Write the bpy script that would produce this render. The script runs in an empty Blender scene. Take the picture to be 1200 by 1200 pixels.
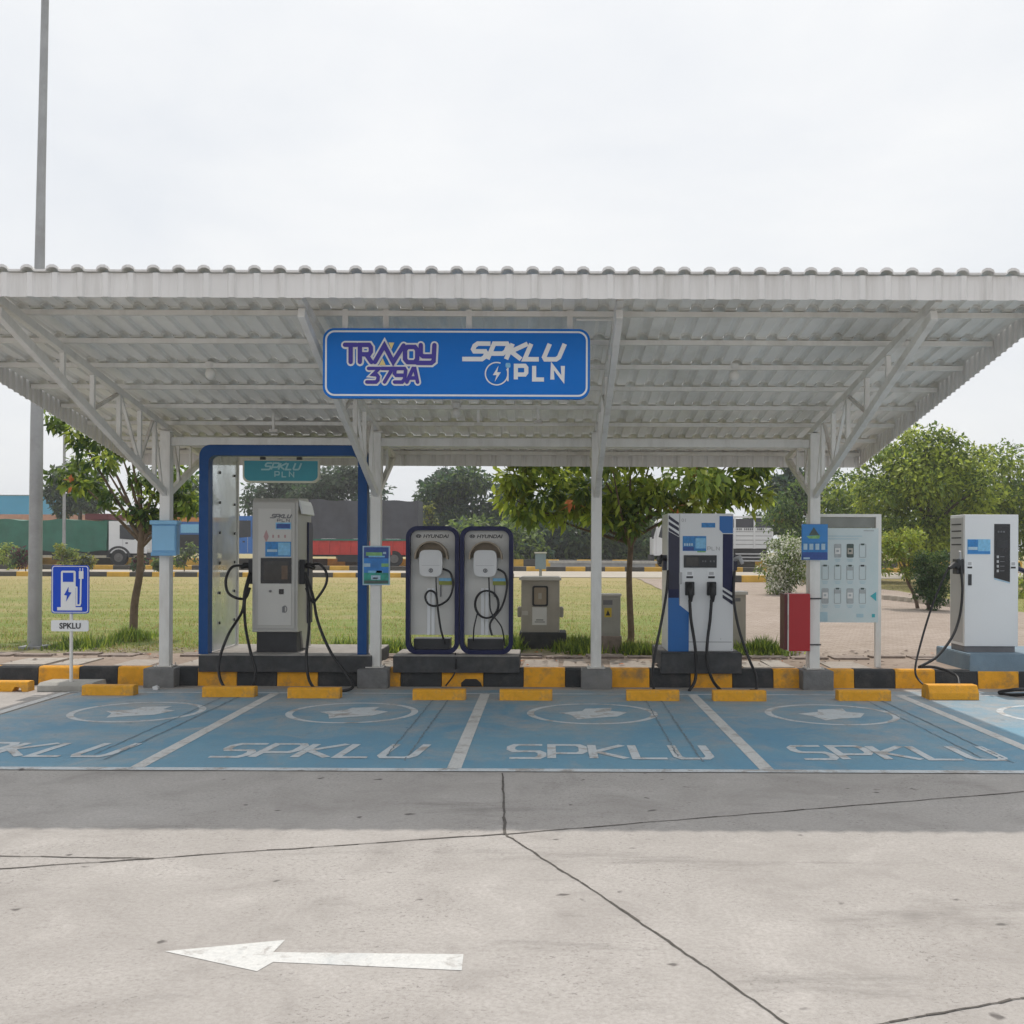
import bpy, bmesh, math, random
import numpy as np
from mathutils import Vector, Matrix, noise

S = bpy.context.scene
COL = S.collection
R = math.radians

# ------------------------------------------------------------------ camera, light, exposure
CX, CY, F, H = 640.0, 642.0, 1200.0, 1.7
cam_d = bpy.data.cameras.new("camera")
cam = bpy.data.objects.new("camera", cam_d)
COL.objects.link(cam)
cam_d.sensor_width = 36.0
cam_d.lens = 36.0
cam_d.shift_x = -40 / 1200.0
cam_d.shift_y = 42 / 1200.0
cam_d.clip_start = 0.1
cam_d.clip_end = 4000
cam.matrix_world = Matrix.Translation((0, 0, H)) @ Matrix.Rotation(R(90), 4, 'X') @ Matrix.Rotation(R(0.22), 4, 'Z')
S.camera = cam

SUN_EL, SUN_AZ = R(60.5), R(0.0)
sd = bpy.data.lights.new("sun", 'SUN')
sun = bpy.data.objects.new("sun", sd)
COL.objects.link(sun)
sd.energy = 2.0
sd.angle = R(0.8)
sd.color = (1.0, 0.93, 0.84)
sun.location = (0, 30, 40)
sun.rotation_euler = (-(math.pi / 2 - SUN_EL), 0, SUN_AZ)

W = bpy.data.worlds.new("World")
S.world = W
W.use_nodes = True
nt = W.node_tree
nt.nodes.clear()
wo = nt.nodes.new("ShaderNodeOutputWorld")
bg = nt.nodes.new("ShaderNodeBackground")
bg.inputs[1].default_value = 0.1
sky = nt.nodes.new("ShaderNodeTexSky")
sky.sky_type = 'NISHITA'
sky.sun_disc = False
sky.sun_elevation = SUN_EL
sky.sun_rotation = 0.0
sky.dust_density = 6.0
sky.air_density = 1.0
tc = nt.nodes.new("ShaderNodeTexCoord")
mp = nt.nodes.new("ShaderNodeMapping")
mp.inputs['Scale'].default_value = (1, 1, 2.6)
nz = nt.nodes.new("ShaderNodeTexNoise")
nz.inputs['Scale'].default_value = 2.2
nz.inputs['Detail'].default_value = 6
nz.inputs['Roughness'].default_value = 0.55
nz.inputs['Distortion'].default_value = 0.3
cr = nt.nodes.new("ShaderNodeValToRGB")
cr.color_ramp.elements[0].position = 0.32
cr.color_ramp.elements[0].color = (6.7, 7.0, 7.4, 1)
cr.color_ramp.elements[1].position = 0.68
cr.color_ramp.elements[1].color = (7.95, 8.05, 8.1, 1)
mx = nt.nodes.new("ShaderNodeMix")
mx.data_type = 'RGBA'
mx.inputs[0].default_value = 0.93
L = nt.links
L.new(tc.outputs['Generated'], mp.inputs[0])
L.new(mp.outputs[0], nz.inputs['Vector'])
L.new(nz.outputs['Fac'], cr.inputs[0])
L.new(sky.outputs[0], mx.inputs[6])
L.new(cr.outputs[0], mx.inputs[7])
L.new(mx.outputs[2], bg.inputs[0])
L.new(bg.outputs[0], wo.inputs[0])

S.view_settings.view_transform = 'Standard'
S.view_settings.look = 'None'
S.view_settings.exposure = 0.30
S.view_settings.gamma = 1.0
S.render.engine = 'CYCLES'
S.cycles.max_bounces = 8
S.cycles.diffuse_bounces = 5
S.cycles.transparent_max_bounces = 12
S.cycles.caustics_reflective = False
S.cycles.caustics_refractive = False

# ------------------------------------------------------------------ materials
MATS = {}


def _rgba(c):
    return (c[0], c[1], c[2], 1)


def M(name, col, rough=0.55, metal=0.0, var=0.10, scale=5.0, dirt=0.0, dcol=(0.12, 0.10, 0.08), dscale=2.0,
      stretch=(1, 1, 1), bump=0.0, bscale=60.0, trans=0.0, emit=0.0, spec=0.5, island=0.0):
    m = bpy.data.materials.new(name)
    m.use_nodes = True
    t = m.node_tree
    N, K = t.nodes, t.links
    p = N['Principled BSDF']
    out = N['Material Output']
    p.inputs['Roughness'].default_value = rough
    p.inputs['Metallic'].default_value = metal
    p.inputs['Specular IOR Level'].default_value = spec
    g = N.new('ShaderNodeTexCoord')
    n1 = N.new('ShaderNodeTexNoise')
    n1.inputs['Scale'].default_value = scale
    n1.inputs['Detail'].default_value = 5
    n1.inputs['Roughness'].default_value = 0.6
    K.new(g.outputs['Object'], n1.inputs['Vector'])
    mr = N.new('ShaderNodeMapRange')
    mr.inputs[1].default_value = 0.3
    mr.inputs[2].default_value = 0.7
    mr.inputs[3].default_value = 1 - var
    mr.inputs[4].default_value = 1 + var
    K.new(n1.outputs['Fac'], mr.inputs[0])
    vm = N.new('ShaderNodeVectorMath')
    vm.operation = 'SCALE'
    vm.inputs[0].default_value = col
    K.new(mr.outputs[0], vm.inputs['Scale'])
    src = vm.outputs[0]
    if island:
        ge = N.new('ShaderNodeNewGeometry')
        m2 = N.new('ShaderNodeMapRange')
        m2.inputs[3].default_value = 1 - island
        m2.inputs[4].default_value = 1 + island
        K.new(ge.outputs['Random Per Island'], m2.inputs[0])
        v2 = N.new('ShaderNodeVectorMath')
        v2.operation = 'SCALE'
        K.new(src, v2.inputs[0])
        K.new(m2.outputs[0], v2.inputs['Scale'])
        src = v2.outputs[0]
    if dirt > 0:
        mpn = N.new('ShaderNodeMapping')
        mpn.inputs['Scale'].default_value = stretch
        K.new(g.outputs['Object'], mpn.inputs[0])
        n2 = N.new('ShaderNodeTexNoise')
        n2.inputs['Scale'].default_value = dscale
        n2.inputs['Detail'].default_value = 8
        n2.inputs['Roughness'].default_value = 0.7
        K.new(mpn.outputs[0], n2.inputs['Vector'])
        m3 = N.new('ShaderNodeMapRange')
        m3.inputs[1].default_value = 0.48
        m3.inputs[2].default_value = 0.72
        m3.inputs[4].default_value = dirt
        K.new(n2.outputs['Fac'], m3.inputs[0])
        mm = N.new('ShaderNodeMix')
        mm.data_type = 'RGBA'
        K.new(m3.outputs[0], mm.inputs[0])
        K.new(src, mm.inputs[6])
        mm.inputs[7].default_value = _rgba(dcol)
        src = mm.outputs[2]
    K.new(src, p.inputs['Base Color'])
    if bump > 0:
        n3 = N.new('ShaderNodeTexNoise')
        n3.inputs['Scale'].default_value = bscale
        n3.inputs['Detail'].default_value = 6
        K.new(g.outputs['Object'], n3.inputs['Vector'])
        b = N.new('ShaderNodeBump')
        b.inputs['Strength'].default_value = bump
        b.inputs['Distance'].default_value = 0.01
        K.new(n3.outputs['Fac'], b.inputs['Height'])
        K.new(b.outputs[0], p.inputs['Normal'])
    if emit:
        K.new(src, p.inputs['Emission Color'])
        p.inputs['Emission Strength'].default_value = emit
    if trans > 0:
        tr = N.new('ShaderNodeBsdfTranslucent')
        K.new(src, tr.inputs[0])
        ms = N.new('ShaderNodeMixShader')
        ms.inputs[0].default_value = trans
        K.new(p.outputs[0], ms.inputs[1])
        K.new(tr.outputs[0], ms.inputs[2])
        K.new(ms.outputs[0], out.inputs[0])
    MATS[name] = m
    return m


M('steel_paint', (0.76, 0.75, 0.72), 0.5, var=0.05, scale=3, dirt=0.45, dcol=(0.36, 0.33, 0.28), dscale=1.6, stretch=(2, 2, .5))
M('steel_rust', (0.62, 0.60, 0.56), 0.55, dirt=0.7, dcol=(0.22, 0.13, 0.08), dscale=5)
M('roof_sheet', (0.84, 0.84, 0.82), 0.45, var=0.08, scale=1.0, dirt=0.5, dcol=(0.5, 0.48, 0.42), dscale=1.3, stretch=(1, .5, 1), trans=0.12)
M('fascia', (0.72, 0.71, 0.70), 0.45, var=0.05, scale=1.2, dirt=0.5, dcol=(0.42, 0.40, 0.37), dscale=1.5, stretch=(5, 5, .4))
M('grey_concrete', (0.17, 0.17, 0.17), 0.9, var=0.2, scale=9, dirt=0.5, dcol=(0.28, 0.27, 0.25), bump=0.6)
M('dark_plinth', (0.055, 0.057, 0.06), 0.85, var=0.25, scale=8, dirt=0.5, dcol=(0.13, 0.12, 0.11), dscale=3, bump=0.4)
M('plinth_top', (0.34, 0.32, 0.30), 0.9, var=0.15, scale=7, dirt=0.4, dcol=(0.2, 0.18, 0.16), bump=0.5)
M('blue_plinth', (0.17, 0.24, 0.30), 0.8, var=0.12, scale=5, dirt=0.4, dcol=(0.25, 0.27, 0.28), bump=0.4)
M('pale_concrete', (0.40, 0.39, 0.36), 0.9, var=0.15, scale=7, dirt=0.5, dcol=(0.22, 0.20, 0.17), bump=0.6)
M('kerb_yellow', (0.80, 0.37, 0.02), 0.8, var=0.14, scale=6, dirt=0.85, dcol=(0.24, 0.16, 0.09), dscale=5, bump=0.5)
M('kerb_black', (0.032, 0.034, 0.037), 0.8, var=0.25, scale=6, dirt=0.6, dcol=(0.11, 0.10, 0.09), dscale=4, bump=0.5)
M('stop_yellow', (0.80, 0.38, 0.02), 0.75, var=0.15, scale=9, dirt=0.9, dcol=(0.24, 0.18, 0.12), dscale=5, bump=0.9, bscale=30)
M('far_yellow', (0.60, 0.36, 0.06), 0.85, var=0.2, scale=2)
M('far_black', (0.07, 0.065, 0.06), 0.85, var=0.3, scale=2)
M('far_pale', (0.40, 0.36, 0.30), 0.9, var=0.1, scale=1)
M('charger_grey', (0.47, 0.46, 0.43), 0.38, var=0.04, scale=2, dirt=0.15, dcol=(0.3, 0.28, 0.25), dscale=2)
M('charger_panel', (0.56, 0.55, 0.52), 0.38, var=0.03, scale=2, dirt=0.12, dcol=(0.35, 0.33, 0.30))
M('charger_white', (0.74, 0.75, 0.76), 0.35, var=0.03, scale=2, dirt=0.12, dcol=(0.5, 0.5, 0.48))
M('metal_side', (0.45, 0.45, 0.46), 0.4, var=0.06, scale=3)
M('dark_grey', (0.035, 0.036, 0.04), 0.6, var=0.2, scale=5)
M('mid_grey', (0.16, 0.16, 0.17), 0.6, var=0.15, scale=5)
M('black_rubber', (0.012, 0.012, 0.014), 0.5, var=0.2, scale=8)
M('black_gloss', (0.012, 0.013, 0.016), 0.12, var=0.1)
M('screen_glass', (0.03, 0.028, 0.025), 0.08, var=0.3, scale=12)
M('screen_brown', (0.10, 0.06, 0.035), 0.25, var=0.3, scale=20)
M('portal_blue', (0.005, 0.065, 0.23), 0.5, var=0.1, scale=2, dirt=0.15, dcol=(0.08, 0.13, 0.22), spec=.3)
M('sign_blue', (0.004, 0.16, 0.58), 0.55, var=0.06, scale=2, spec=.2)
M('sign_white', (0.78, 0.79, 0.80), 0.4, var=0.03)
M('sign_purple', (0.035, 0.02, 0.30), 0.4, var=0.05)
M('sign_yellow', (0.75, 0.60, 0.25), 0.4, var=0.05)
M('road_sign_blue', (0.008, 0.07, 0.55), 0.5, var=0.05, spec=.25)
M('teal', (0.02, 0.27, 0.33), 0.4, var=0.06)
M('teal_letter', (0.32, 0.55, 0.56), 0.4, var=0.06)
M('cream', (0.62, 0.60, 0.48), 0.5, var=0.08)
M('navy', (0.008, 0.012, 0.062), 0.4, var=0.1, scale=3, spec=.3)
M('navy_deep', (0.008, 0.011, 0.04), 0.35, var=0.15, scale=3)
M('charger_blue', (0.006, 0.13, 0.42), 0.35, var=0.06, scale=2)
M('sticker_blue', (0.02, 0.20, 0.50), 0.35, var=0.25, scale=30)
M('sticker_light', (0.20, 0.48, 0.72), 0.35, var=0.15, scale=30)
M('sticker_dark', (0.02, 0.07, 0.28), 0.4, var=0.2, scale=30)
M('sticker_pink', (0.45, 0.28, 0.28), 0.5, var=0.1)
M('mid_blue', (0.03, 0.22, 0.55), 0.4, var=0.1)
M('kiosk_panel', (0.60, 0.59, 0.56), 0.45, var=0.04, scale=2, dirt=0.2, dcol=(0.42, 0.40, 0.36), dscale=1.5, stretch=(2, 2, .6))
M('hood_brown', (0.33, 0.27, 0.20), 0.6, var=0.1)
M('wallbox', (0.66, 0.66, 0.66), 0.35, var=0.03)
M('lime_tag', (0.30, 0.33, 0.05), 0.5, var=0.1)
M('cabinet_beige', (0.42, 0.39, 0.34), 0.6, var=0.08, scale=3, dirt=0.35, dcol=(0.22, 0.19, 0.15))
M('cabinet_grey', (0.36, 0.355, 0.32), 0.6, var=0.08, scale=3, dirt=0.35, dcol=(0.15, 0.13, 0.11))
M('cabinet_cap', (0.55, 0.53, 0.49), 0.6, var=0.08)
M('stone_base', (0.26, 0.21, 0.18), 0.9, var=0.3, scale=9, bump=1.0, bscale=20)
M('paper', (0.72, 0.72, 0.70), 0.6, var=0.05)
M('warn_yellow', (0.60, 0.45, 0.04), 0.5, var=0.08)
M('red_paint', (0.42, 0.012, 0.018), 0.4, var=0.06, scale=2)
M('red_dark', (0.10, 0.01, 0.012), 0.5, var=0.1)
M('box_blue', (0.16, 0.38, 0.62), 0.35, var=0.06, scale=3)
M('box_blue_lip', (0.24, 0.50, 0.74), 0.35, var=0.06, scale=3)
M('poster_blue', (0.025, 0.20, 0.55), 0.4, var=0.3, scale=6)
M('poster_green', (0.02, 0.30, 0.24), 0.4, var=0.4, scale=12)
M('poster_lime', (0.20, 0.42, 0.16), 0.4, var=0.3, scale=15)
M('poster_pale', (0.40, 0.55, 0.66), 0.5, var=0.15, scale=9)
M('board_face', (0.58, 0.66, 0.67), 0.4, var=0.05, scale=1.2, dirt=0.6, dcol=(0.40, 0.60, 0.63), dscale=0.9)
M('board_icon', (0.38, 0.41, 0.42), 0.5, var=0.15, scale=20)
M('board_icon_dark', (0.07, 0.10, 0.09), 0.5, var=0.2, scale=20)
M('board_line', (0.38, 0.55, 0.62), 0.5, var=0.1)
M('board_top', (0.22, 0.23, 0.21), 0.3, var=0.15, scale=4)
M('board_teal', (0.05, 0.42, 0.48), 0.5, var=0.1)
M('galvanised', (0.33, 0.335, 0.34), 0.5, metal=0.3, var=0.12, scale=3, dirt=0.5, dcol=(0.2, 0.19, 0.18), dscale=2)
M('bark', (0.15, 0.105, 0.075), 0.9, var=0.3, scale=9, bump=1.0, bscale=25)
M('bark_dark', (0.09, 0.07, 0.055), 0.9, var=0.3, scale=9)
M('white_flower', (0.72, 0.72, 0.62), 0.6, var=0.1, trans=0.2)
M('orange_leaf', (0.52, 0.16, 0.05), 0.6, var=0.2, trans=0.3)
M('lamp_white', (0.75, 0.74, 0.70), 0.3, var=0.03)
M('tarp_green', (0.02, 0.13, 0.085), 0.55, var=0.2, scale=1.5, bump=0.5, bscale=3)
M('tarp_grey', (0.06, 0.062, 0.075), 0.6, var=0.2, scale=1.5, bump=0.5, bscale=3)
M('truck_red', (0.50, 0.03, 0.02), 0.5, var=0.15, scale=2)
M('truck_white', (0.68, 0.69, 0.70), 0.4, var=0.06, scale=1)
M('truck_blue', (0.03, 0.14, 0.42), 0.45, var=0.1, scale=1)
M('truck_orange', (0.55, 0.22, 0.04), 0.5, var=0.1)
M('truck_dark', (0.025, 0.025, 0.028), 0.7, var=0.3, scale=2)
M('window_dark', (0.02, 0.022, 0.026), 0.1, var=0.1)
M('tyre', (0.02, 0.02, 0.021), 0.85, var=0.2)
M('rim', (0.12, 0.115, 0.11), 0.5, var=0.1)
M('rust_roof', (0.26, 0.13, 0.075), 0.8, var=0.2, scale=2)
M('wall_cream', (0.5, 0.46, 0.38), 0.8, var=0.1)
M('build_blue', (0.06, 0.32, 0.55), 0.6, var=0.06, scale=0.4)
M('metal_blue_grey', (0.19, 0.25, 0.30), 0.5, var=0.08)
M('flag_red', (0.6, 0.06, 0.07), 0.6, trans=0.3)
M('litter', (0.6, 0.55, 0.45), 0.8)
M('joint', (0.10, 0.09, 0.08), 0.95, var=0.4, scale=12)
M('joint_soft', (0.17, 0.23, 0.27), 0.95, var=0.3, scale=12)

# leaves
for nm, c in dict(leaf_lime=(0.37, 0.44, 0.07), leaf_green=(0.19, 0.27, 0.055), leaf_mid=(0.11, 0.17, 0.045),
                  leaf_deep=(0.055, 0.11, 0.04), leaf_blue=(0.055, 0.10, 0.065), leaf_grey=(0.10, 0.135, 0.085),
                  leaf_yellow=(0.28, 0.30, 0.05), leaf_purple=(0.09, 0.02, 0.035), blade_green=(0.20, 0.28, 0.04),
                  blade_dry=(0.42, 0.34, 0.16)).items():
    M(nm, c, 0.5, var=0.2, scale=2.0, trans=0.55, island=0.35, spec=0.4)


def glass_mat(name, tint, mixw, rough=0.05):
    m = bpy.data.materials.new(name)
    m.use_nodes = True
    t = m.node_tree
    N, K = t.nodes, t.links
    p = N['Principled BSDF']
    p.inputs['Base Color'].default_value = _rgba(tint)
    p.inputs['Roughness'].default_value = 0.15
    tr = N.new('ShaderNodeBsdfTransparent')
    tr.inputs[0].default_value = (0.93, 0.96, 0.96, 1)
    g = N.new('ShaderNodeTexCoord')
    n = N.new('ShaderNodeTexNoise')
    n.inputs['Scale'].default_value = 1.1
    n.inputs['Detail'].default_value = 3
    K.new(g.outputs['Object'], n.inputs['Vector'])
    r = N.new('ShaderNodeMapRange')
    r.inputs[1].default_value = 0.35
    r.inputs[2].default_value = 0.65
    r.inputs[3].default_value = mixw[0]
    r.inputs[4].default_value = mixw[1]
    K.new(n.outputs['Fac'], r.inputs[0])
    ms = N.new('ShaderNodeMixShader')
    K.new(r.outputs[0], ms.inputs[0])
    K.new(tr.outputs[0], ms.inputs[1])
    K.new(p.outputs[0], ms.inputs[2])
    K.new(ms.outputs[0], N['Material Output'].inputs[0])
    MATS[name] = m


glass_mat('film_glass', (0.70, 0.73, 0.75), (0.30, 0.92))
glass_mat('clear_glass', (0.5, 0.55, 0.55), (0.06, 0.16))


def nodes_of(name):
    m = bpy.data.materials.new(name)
    m.use_nodes = True
    MATS[name] = m
    return m, m.node_tree.nodes, m.node_tree.links


def noise_n(N, K, vec, scale, detail=6, rough=0.6, dist=0.0):
    n = N.new('ShaderNodeTexNoise')
    n.inputs['Scale'].default_value = scale
    n.inputs['Detail'].default_value = detail
    n.inputs['Roughness'].default_value = rough
    n.inputs['Distortion'].default_value = dist
    K.new(vec, n.inputs['Vector'])
    return n.outputs['Fac']


def rng_n(N, K, src, a, b, c=0.0, d=1.0):
    r = N.new('ShaderNodeMapRange')
    r.inputs[1].default_value = a
    r.inputs[2].default_value = b
    r.inputs[3].default_value = c
    r.inputs[4].default_value = d
    K.new(src, r.inputs[0])
    return r.outputs[0]


def mix_n(N, K, fac, a, b, blend='MIX'):
    m = N.new('ShaderNodeMix')
    m.data_type = 'RGBA'
    m.blend_type = blend
    if isinstance(fac, (int, float)):
        m.inputs[0].default_value = fac
    else:
        K.new(fac, m.inputs[0])
    for s, i in ((a, 6), (b, 7)):
        if isinstance(s, tuple):
            m.inputs[i].default_value = _rgba(s)
        else:
            K.new(s, m.inputs[i])
    return m.outputs[2]


def mapped(N, K, sc, rot=(0, 0, 0)):
    g = N.new('ShaderNodeNewGeometry')
    mp = N.new('ShaderNodeMapping')
    mp.inputs['Scale'].default_value = sc
    mp.inputs['Rotation'].default_value = rot
    K.new(g.outputs['Position'], mp.inputs[0])
    return mp.outputs[0]


def concrete_colour(N, K):
    v = mapped(N, K, (1, 1, 1))
    big = noise_n(N, K, v, 0.35, 5, 0.6, 0.4)
    mid = noise_n(N, K, v, 1.7, 7, 0.7, 0.6)
    fine = noise_n(N, K, v, 45, 4, 0.7)
    spk = noise_n(N, K, v, 190, 2, 0.6)
    c = mix_n(N, K, rng_n(N, K, big, 0.35, 0.65), (0.375, 0.352, 0.332), (0.470, 0.445, 0.423))
    c = mix_n(N, K, rng_n(N, K, mid, 0.50, 0.70, 0, 0.6), c, (0.255, 0.235, 0.22))
    c = mix_n(N, K, rng_n(N, K, mid, 0.45, 0.30, 0, 0.6), c, (0.55, 0.52, 0.495))
    c = mix_n(N, K, rng_n(N, K, fine, 0.38, 0.66, 0.0, 0.55), c, (0.29, 0.265, 0.24))
    c = mix_n(N, K, rng_n(N, K, spk, 0.60, 0.72, 0, 0.6), c, (0.15, 0.135, 0.125))
    flk = noise_n(N, K, mapped(N, K, (1, 1.6, 1), (0, 0, .4)), 38, 4, 0.7, 0.8)
    flg = noise_n(N, K, v, 1.1, 6, 0.75, 0.8)
    fm = N.new('ShaderNodeMath')
    fm.operation = 'MULTIPLY'
    K.new(rng_n(N, K, flk, 0.57, 0.63, 0, 1.0), fm.inputs[0])
    K.new(rng_n(N, K, flg, 0.44, 0.66, 0.08, 1.0), fm.inputs[1])
    c = mix_n(N, K, fm.outputs[0], c, (0.17, 0.155, 0.145))
    # small dark pits and oil spots
    vo = N.new('ShaderNodeTexVoronoi')
    vo.inputs['Scale'].default_value = 3.6
    vo.inputs['Randomness'].default_value = 1.0
    dv = N.new('ShaderNodeVectorMath')
    dv.operation = 'ADD'
    nv = N.new('ShaderNodeTexNoise')
    nv.inputs['Scale'].default_value = 9
    K.new(v, nv.inputs['Vector'])
    sc = N.new('ShaderNodeVectorMath')
    sc.operation = 'SCALE'
    sc.inputs['Scale'].default_value = 0.12
    K.new(nv.outputs['Color'], sc.inputs[0])
    K.new(v, dv.inputs[0])
    K.new(sc.outputs[0], dv.inputs[1])
    K.new(dv.outputs[0], vo.inputs['Vector'])
    spots = rng_n(N, K, vo.outputs['Distance'], 0.05, 0.10, 0.85, 0)
    gate = rng_n(N, K, noise_n(N, K, v, 1.3, 2), 0.44, 0.50)
    mu = N.new('ShaderNodeMath')
    mu.operation = 'MULTIPLY'
    K.new(spots, mu.inputs[0])
    K.new(gate, mu.inputs[1])
    c = mix_n(N, K, mu.outputs[0], c, (0.09, 0.08, 0.075))
    # diffuse tyre and oil smears
    v2 = mapped(N, K, (0.35, 1.6, 1), (0, 0, 0.25))
    sm = noise_n(N, K, v2, 1.3, 8, 0.75, 0.2)
    c = mix_n(N, K, rng_n(N, K, sm, 0.56, 0.72, 0, 0.6), c, (0.14, 0.13, 0.12))
    return c, v, fine


def concrete_bump(N, K, p, fine, v):
    wv = mapped(N, K, (1, 1, 1), (0, 0, 0.5))
    w = N.new('ShaderNodeTexWave')
    w.inputs['Scale'].default_value = 16
    w.inputs['Distortion'].default_value = 2.5
    w.inputs['Detail'].default_value = 3
    K.new(wv, w.inputs['Vector'])
    mu = N.new('ShaderNodeMath')
    mu.operation = 'MULTIPLY_ADD'
    K.new(w.outputs['Fac'], mu.inputs[0])
    mu.inputs[1].default_value = 0.12
    K.new(fine, mu.inputs[2])
    b = N.new('ShaderNodeBump')
    b.inputs['Strength'].default_value = 0.35
    b.inputs['Distance'].default_value = 0.005
    K.new(mu.outputs[0], b.inputs['Height'])
    K.new(b.outputs[0], p.inputs['Normal'])
    p.inputs['Roughness'].default_value = 0.85


m, N_, K_ = nodes_of('concrete_yard')
cc, vv, ff = concrete_colour(N_, K_)
K_.new(cc, N_['Principled BSDF'].inputs['Base Color'])
concrete_bump(N_, K_, N_['Principled BSDF'], ff, vv)


def paint_mat(name, col, col2, lo, hi, sc=3.0, low=0.0):
    m, N, K = nodes_of(name)
    c, v, fine = concrete_colour(N, K)
    wear = noise_n(N, K, v, sc, 9, 0.75, 0.5)
    tint = noise_n(N, K, v, 0.8, 5, 0.6, 0.4)
    paint = mix_n(N, K, rng_n(N, K, tint, 0.3, 0.7), col, col2)
    paint = mix_n(N, K, rng_n(N, K, fine, 0.35, 0.7, 0, 0.25), paint, (0.16, 0.2, 0.22))
    v3 = mapped(N, K, (3.2, 0.5, 1))
    st = noise_n(N, K, v3, 1.6, 7, 0.7, 0.3)
    paint = mix_n(N, K, rng_n(N, K, st, 0.52, 0.75, 0, 0.35), paint, (0.20, 0.26, 0.30))
    if name == 'bay_paint':
        sx = N.new('ShaderNodeSeparateXYZ')
        K.new(v, sx.inputs[0])
        ad = N.new('ShaderNodeMath')
        ad.operation = 'MULTIPLY_ADD'
        K.new(sx.outputs[1], ad.inputs[0])
        ad.inputs[1].default_value = 0.055
        K.new(wear, ad.inputs[2])
        wear = ad.outputs[0]
        lo, hi = lo + .47, hi + .60
        dk = noise_n(N, K, mapped(N, K, (1.2, .6, 1)), 2.3, 9, 0.8, 0.8)
        paint = mix_n(N, K, rng_n(N, K, dk, 0.58, 0.72, 0, 0.55), paint, (0.10, 0.16, 0.21))
    f = rng_n(N, K, wear, lo, hi, low, 1.0)
    c = mix_n(N, K, f, paint, c)
    K.new(c, N['Principled BSDF'].inputs['Base Color'])
    concrete_bump(N, K, N['Principled BSDF'], fine, v)
    N['Principled BSDF'].inputs['Roughness'].default_value = 0.65


paint_mat('bay_paint', (0.07, 0.275, 0.44), (0.145, 0.34, 0.46), 0.50, 0.70, 1.6, 0.10)
paint_mat('line_paint', (0.64, 0.64, 0.62), (0.72, 0.72, 0.70), 0.50, 0.66, 5.0, 0.1)
paint_mat('mark_paint', (0.60, 0.66, 0.69), (0.68, 0.71, 0.73), 0.50, 0.60, 4.0, 0.08)
paint_mat('arrow_paint', (0.66, 0.66, 0.64), (0.74, 0.74, 0.72), 0.54, 0.68, 9.0, 0.06)

# meadow: dry further out, greener near the pavement
m, N_, K_ = nodes_of('meadow')
v = mapped(N_, K_, (1, 1, 1))
sep = N_.new('ShaderNodeSeparateXYZ')
K_.new(v, sep.inputs[0])
a = noise_n(N_, K_, v, 0.35, 6, 0.65, 0.5)
b = noise_n(N_, K_, v, 6, 6, 0.7)
addn = N_.new('ShaderNodeMath')
addn.operation = 'MULTIPLY_ADD'
K_.new(a, addn.inputs[0])
addn.inputs[1].default_value = 26
K_.new(sep.outputs[1], addn.inputs[2])
g = rng_n(N_, K_, addn.outputs[0], 32, 52)
c = mix_n(N_, K_, g, (0.15, 0.22, 0.03), (0.36, 0.295, 0.12))
c = mix_n(N_, K_, rng_n(N_, K_, b, 0.35, 0.7, 0, 0.5), c, (0.29, 0.25, 0.09))
d = noise_n(N_, K_, v, 0.9, 6, 0.7, 0.4)
c = mix_n(N_, K_, rng_n(N_, K_, d, 0.62, 0.75, 0, 0.6), c, (0.26, 0.20, 0.14))
K_.new(c, N_['Principled BSDF'].inputs['Base Color'])
N_['Principled BSDF'].inputs['Roughness'].default_value = 0.95
stk = noise_n(N_, K_, mapped(N_, K_, (0.12, 0.7, 1)), 1.5, 7, 0.7, 0.6)
c = mix_n(N_, K_, rng_n(N_, K_, stk, 0.50, 0.64, 0, 0.6), c, (0.40, 0.31, 0.16))
c = mix_n(N_, K_, rng_n(N_, K_, stk, 0.46, 0.36, 0, 0.5), c, (0.15, 0.20, 0.035))
so = N_.new('ShaderNodeMath')
so.operation = 'MULTIPLY_ADD'
K_.new(noise_n(N_, K_, v, 1.4, 7, 0.75, 0.6), so.inputs[0])
so.inputs[1].default_value = -4.5
K_.new(sep.outputs[1], so.inputs[2])
c = mix_n(N_, K_, rng_n(N_, K_, so.outputs[0], 11.9, 13.6, 0.9, 0.0), c, (0.27, 0.215, 0.16))
K_.new(c, N_['Principled BSDF'].inputs['Base Color'])
bb = N_.new('ShaderNodeBump')
bb.inputs['Strength'].default_value = 0.8
bb.inputs['Distance'].default_value = 0.05
K_.new(noise_n(N_, K_, v, 22, 5, 0.7), bb.inputs['Height'])
K_.new(bb.outputs[0], N_['Principled BSDF'].inputs['Normal'])


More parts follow.
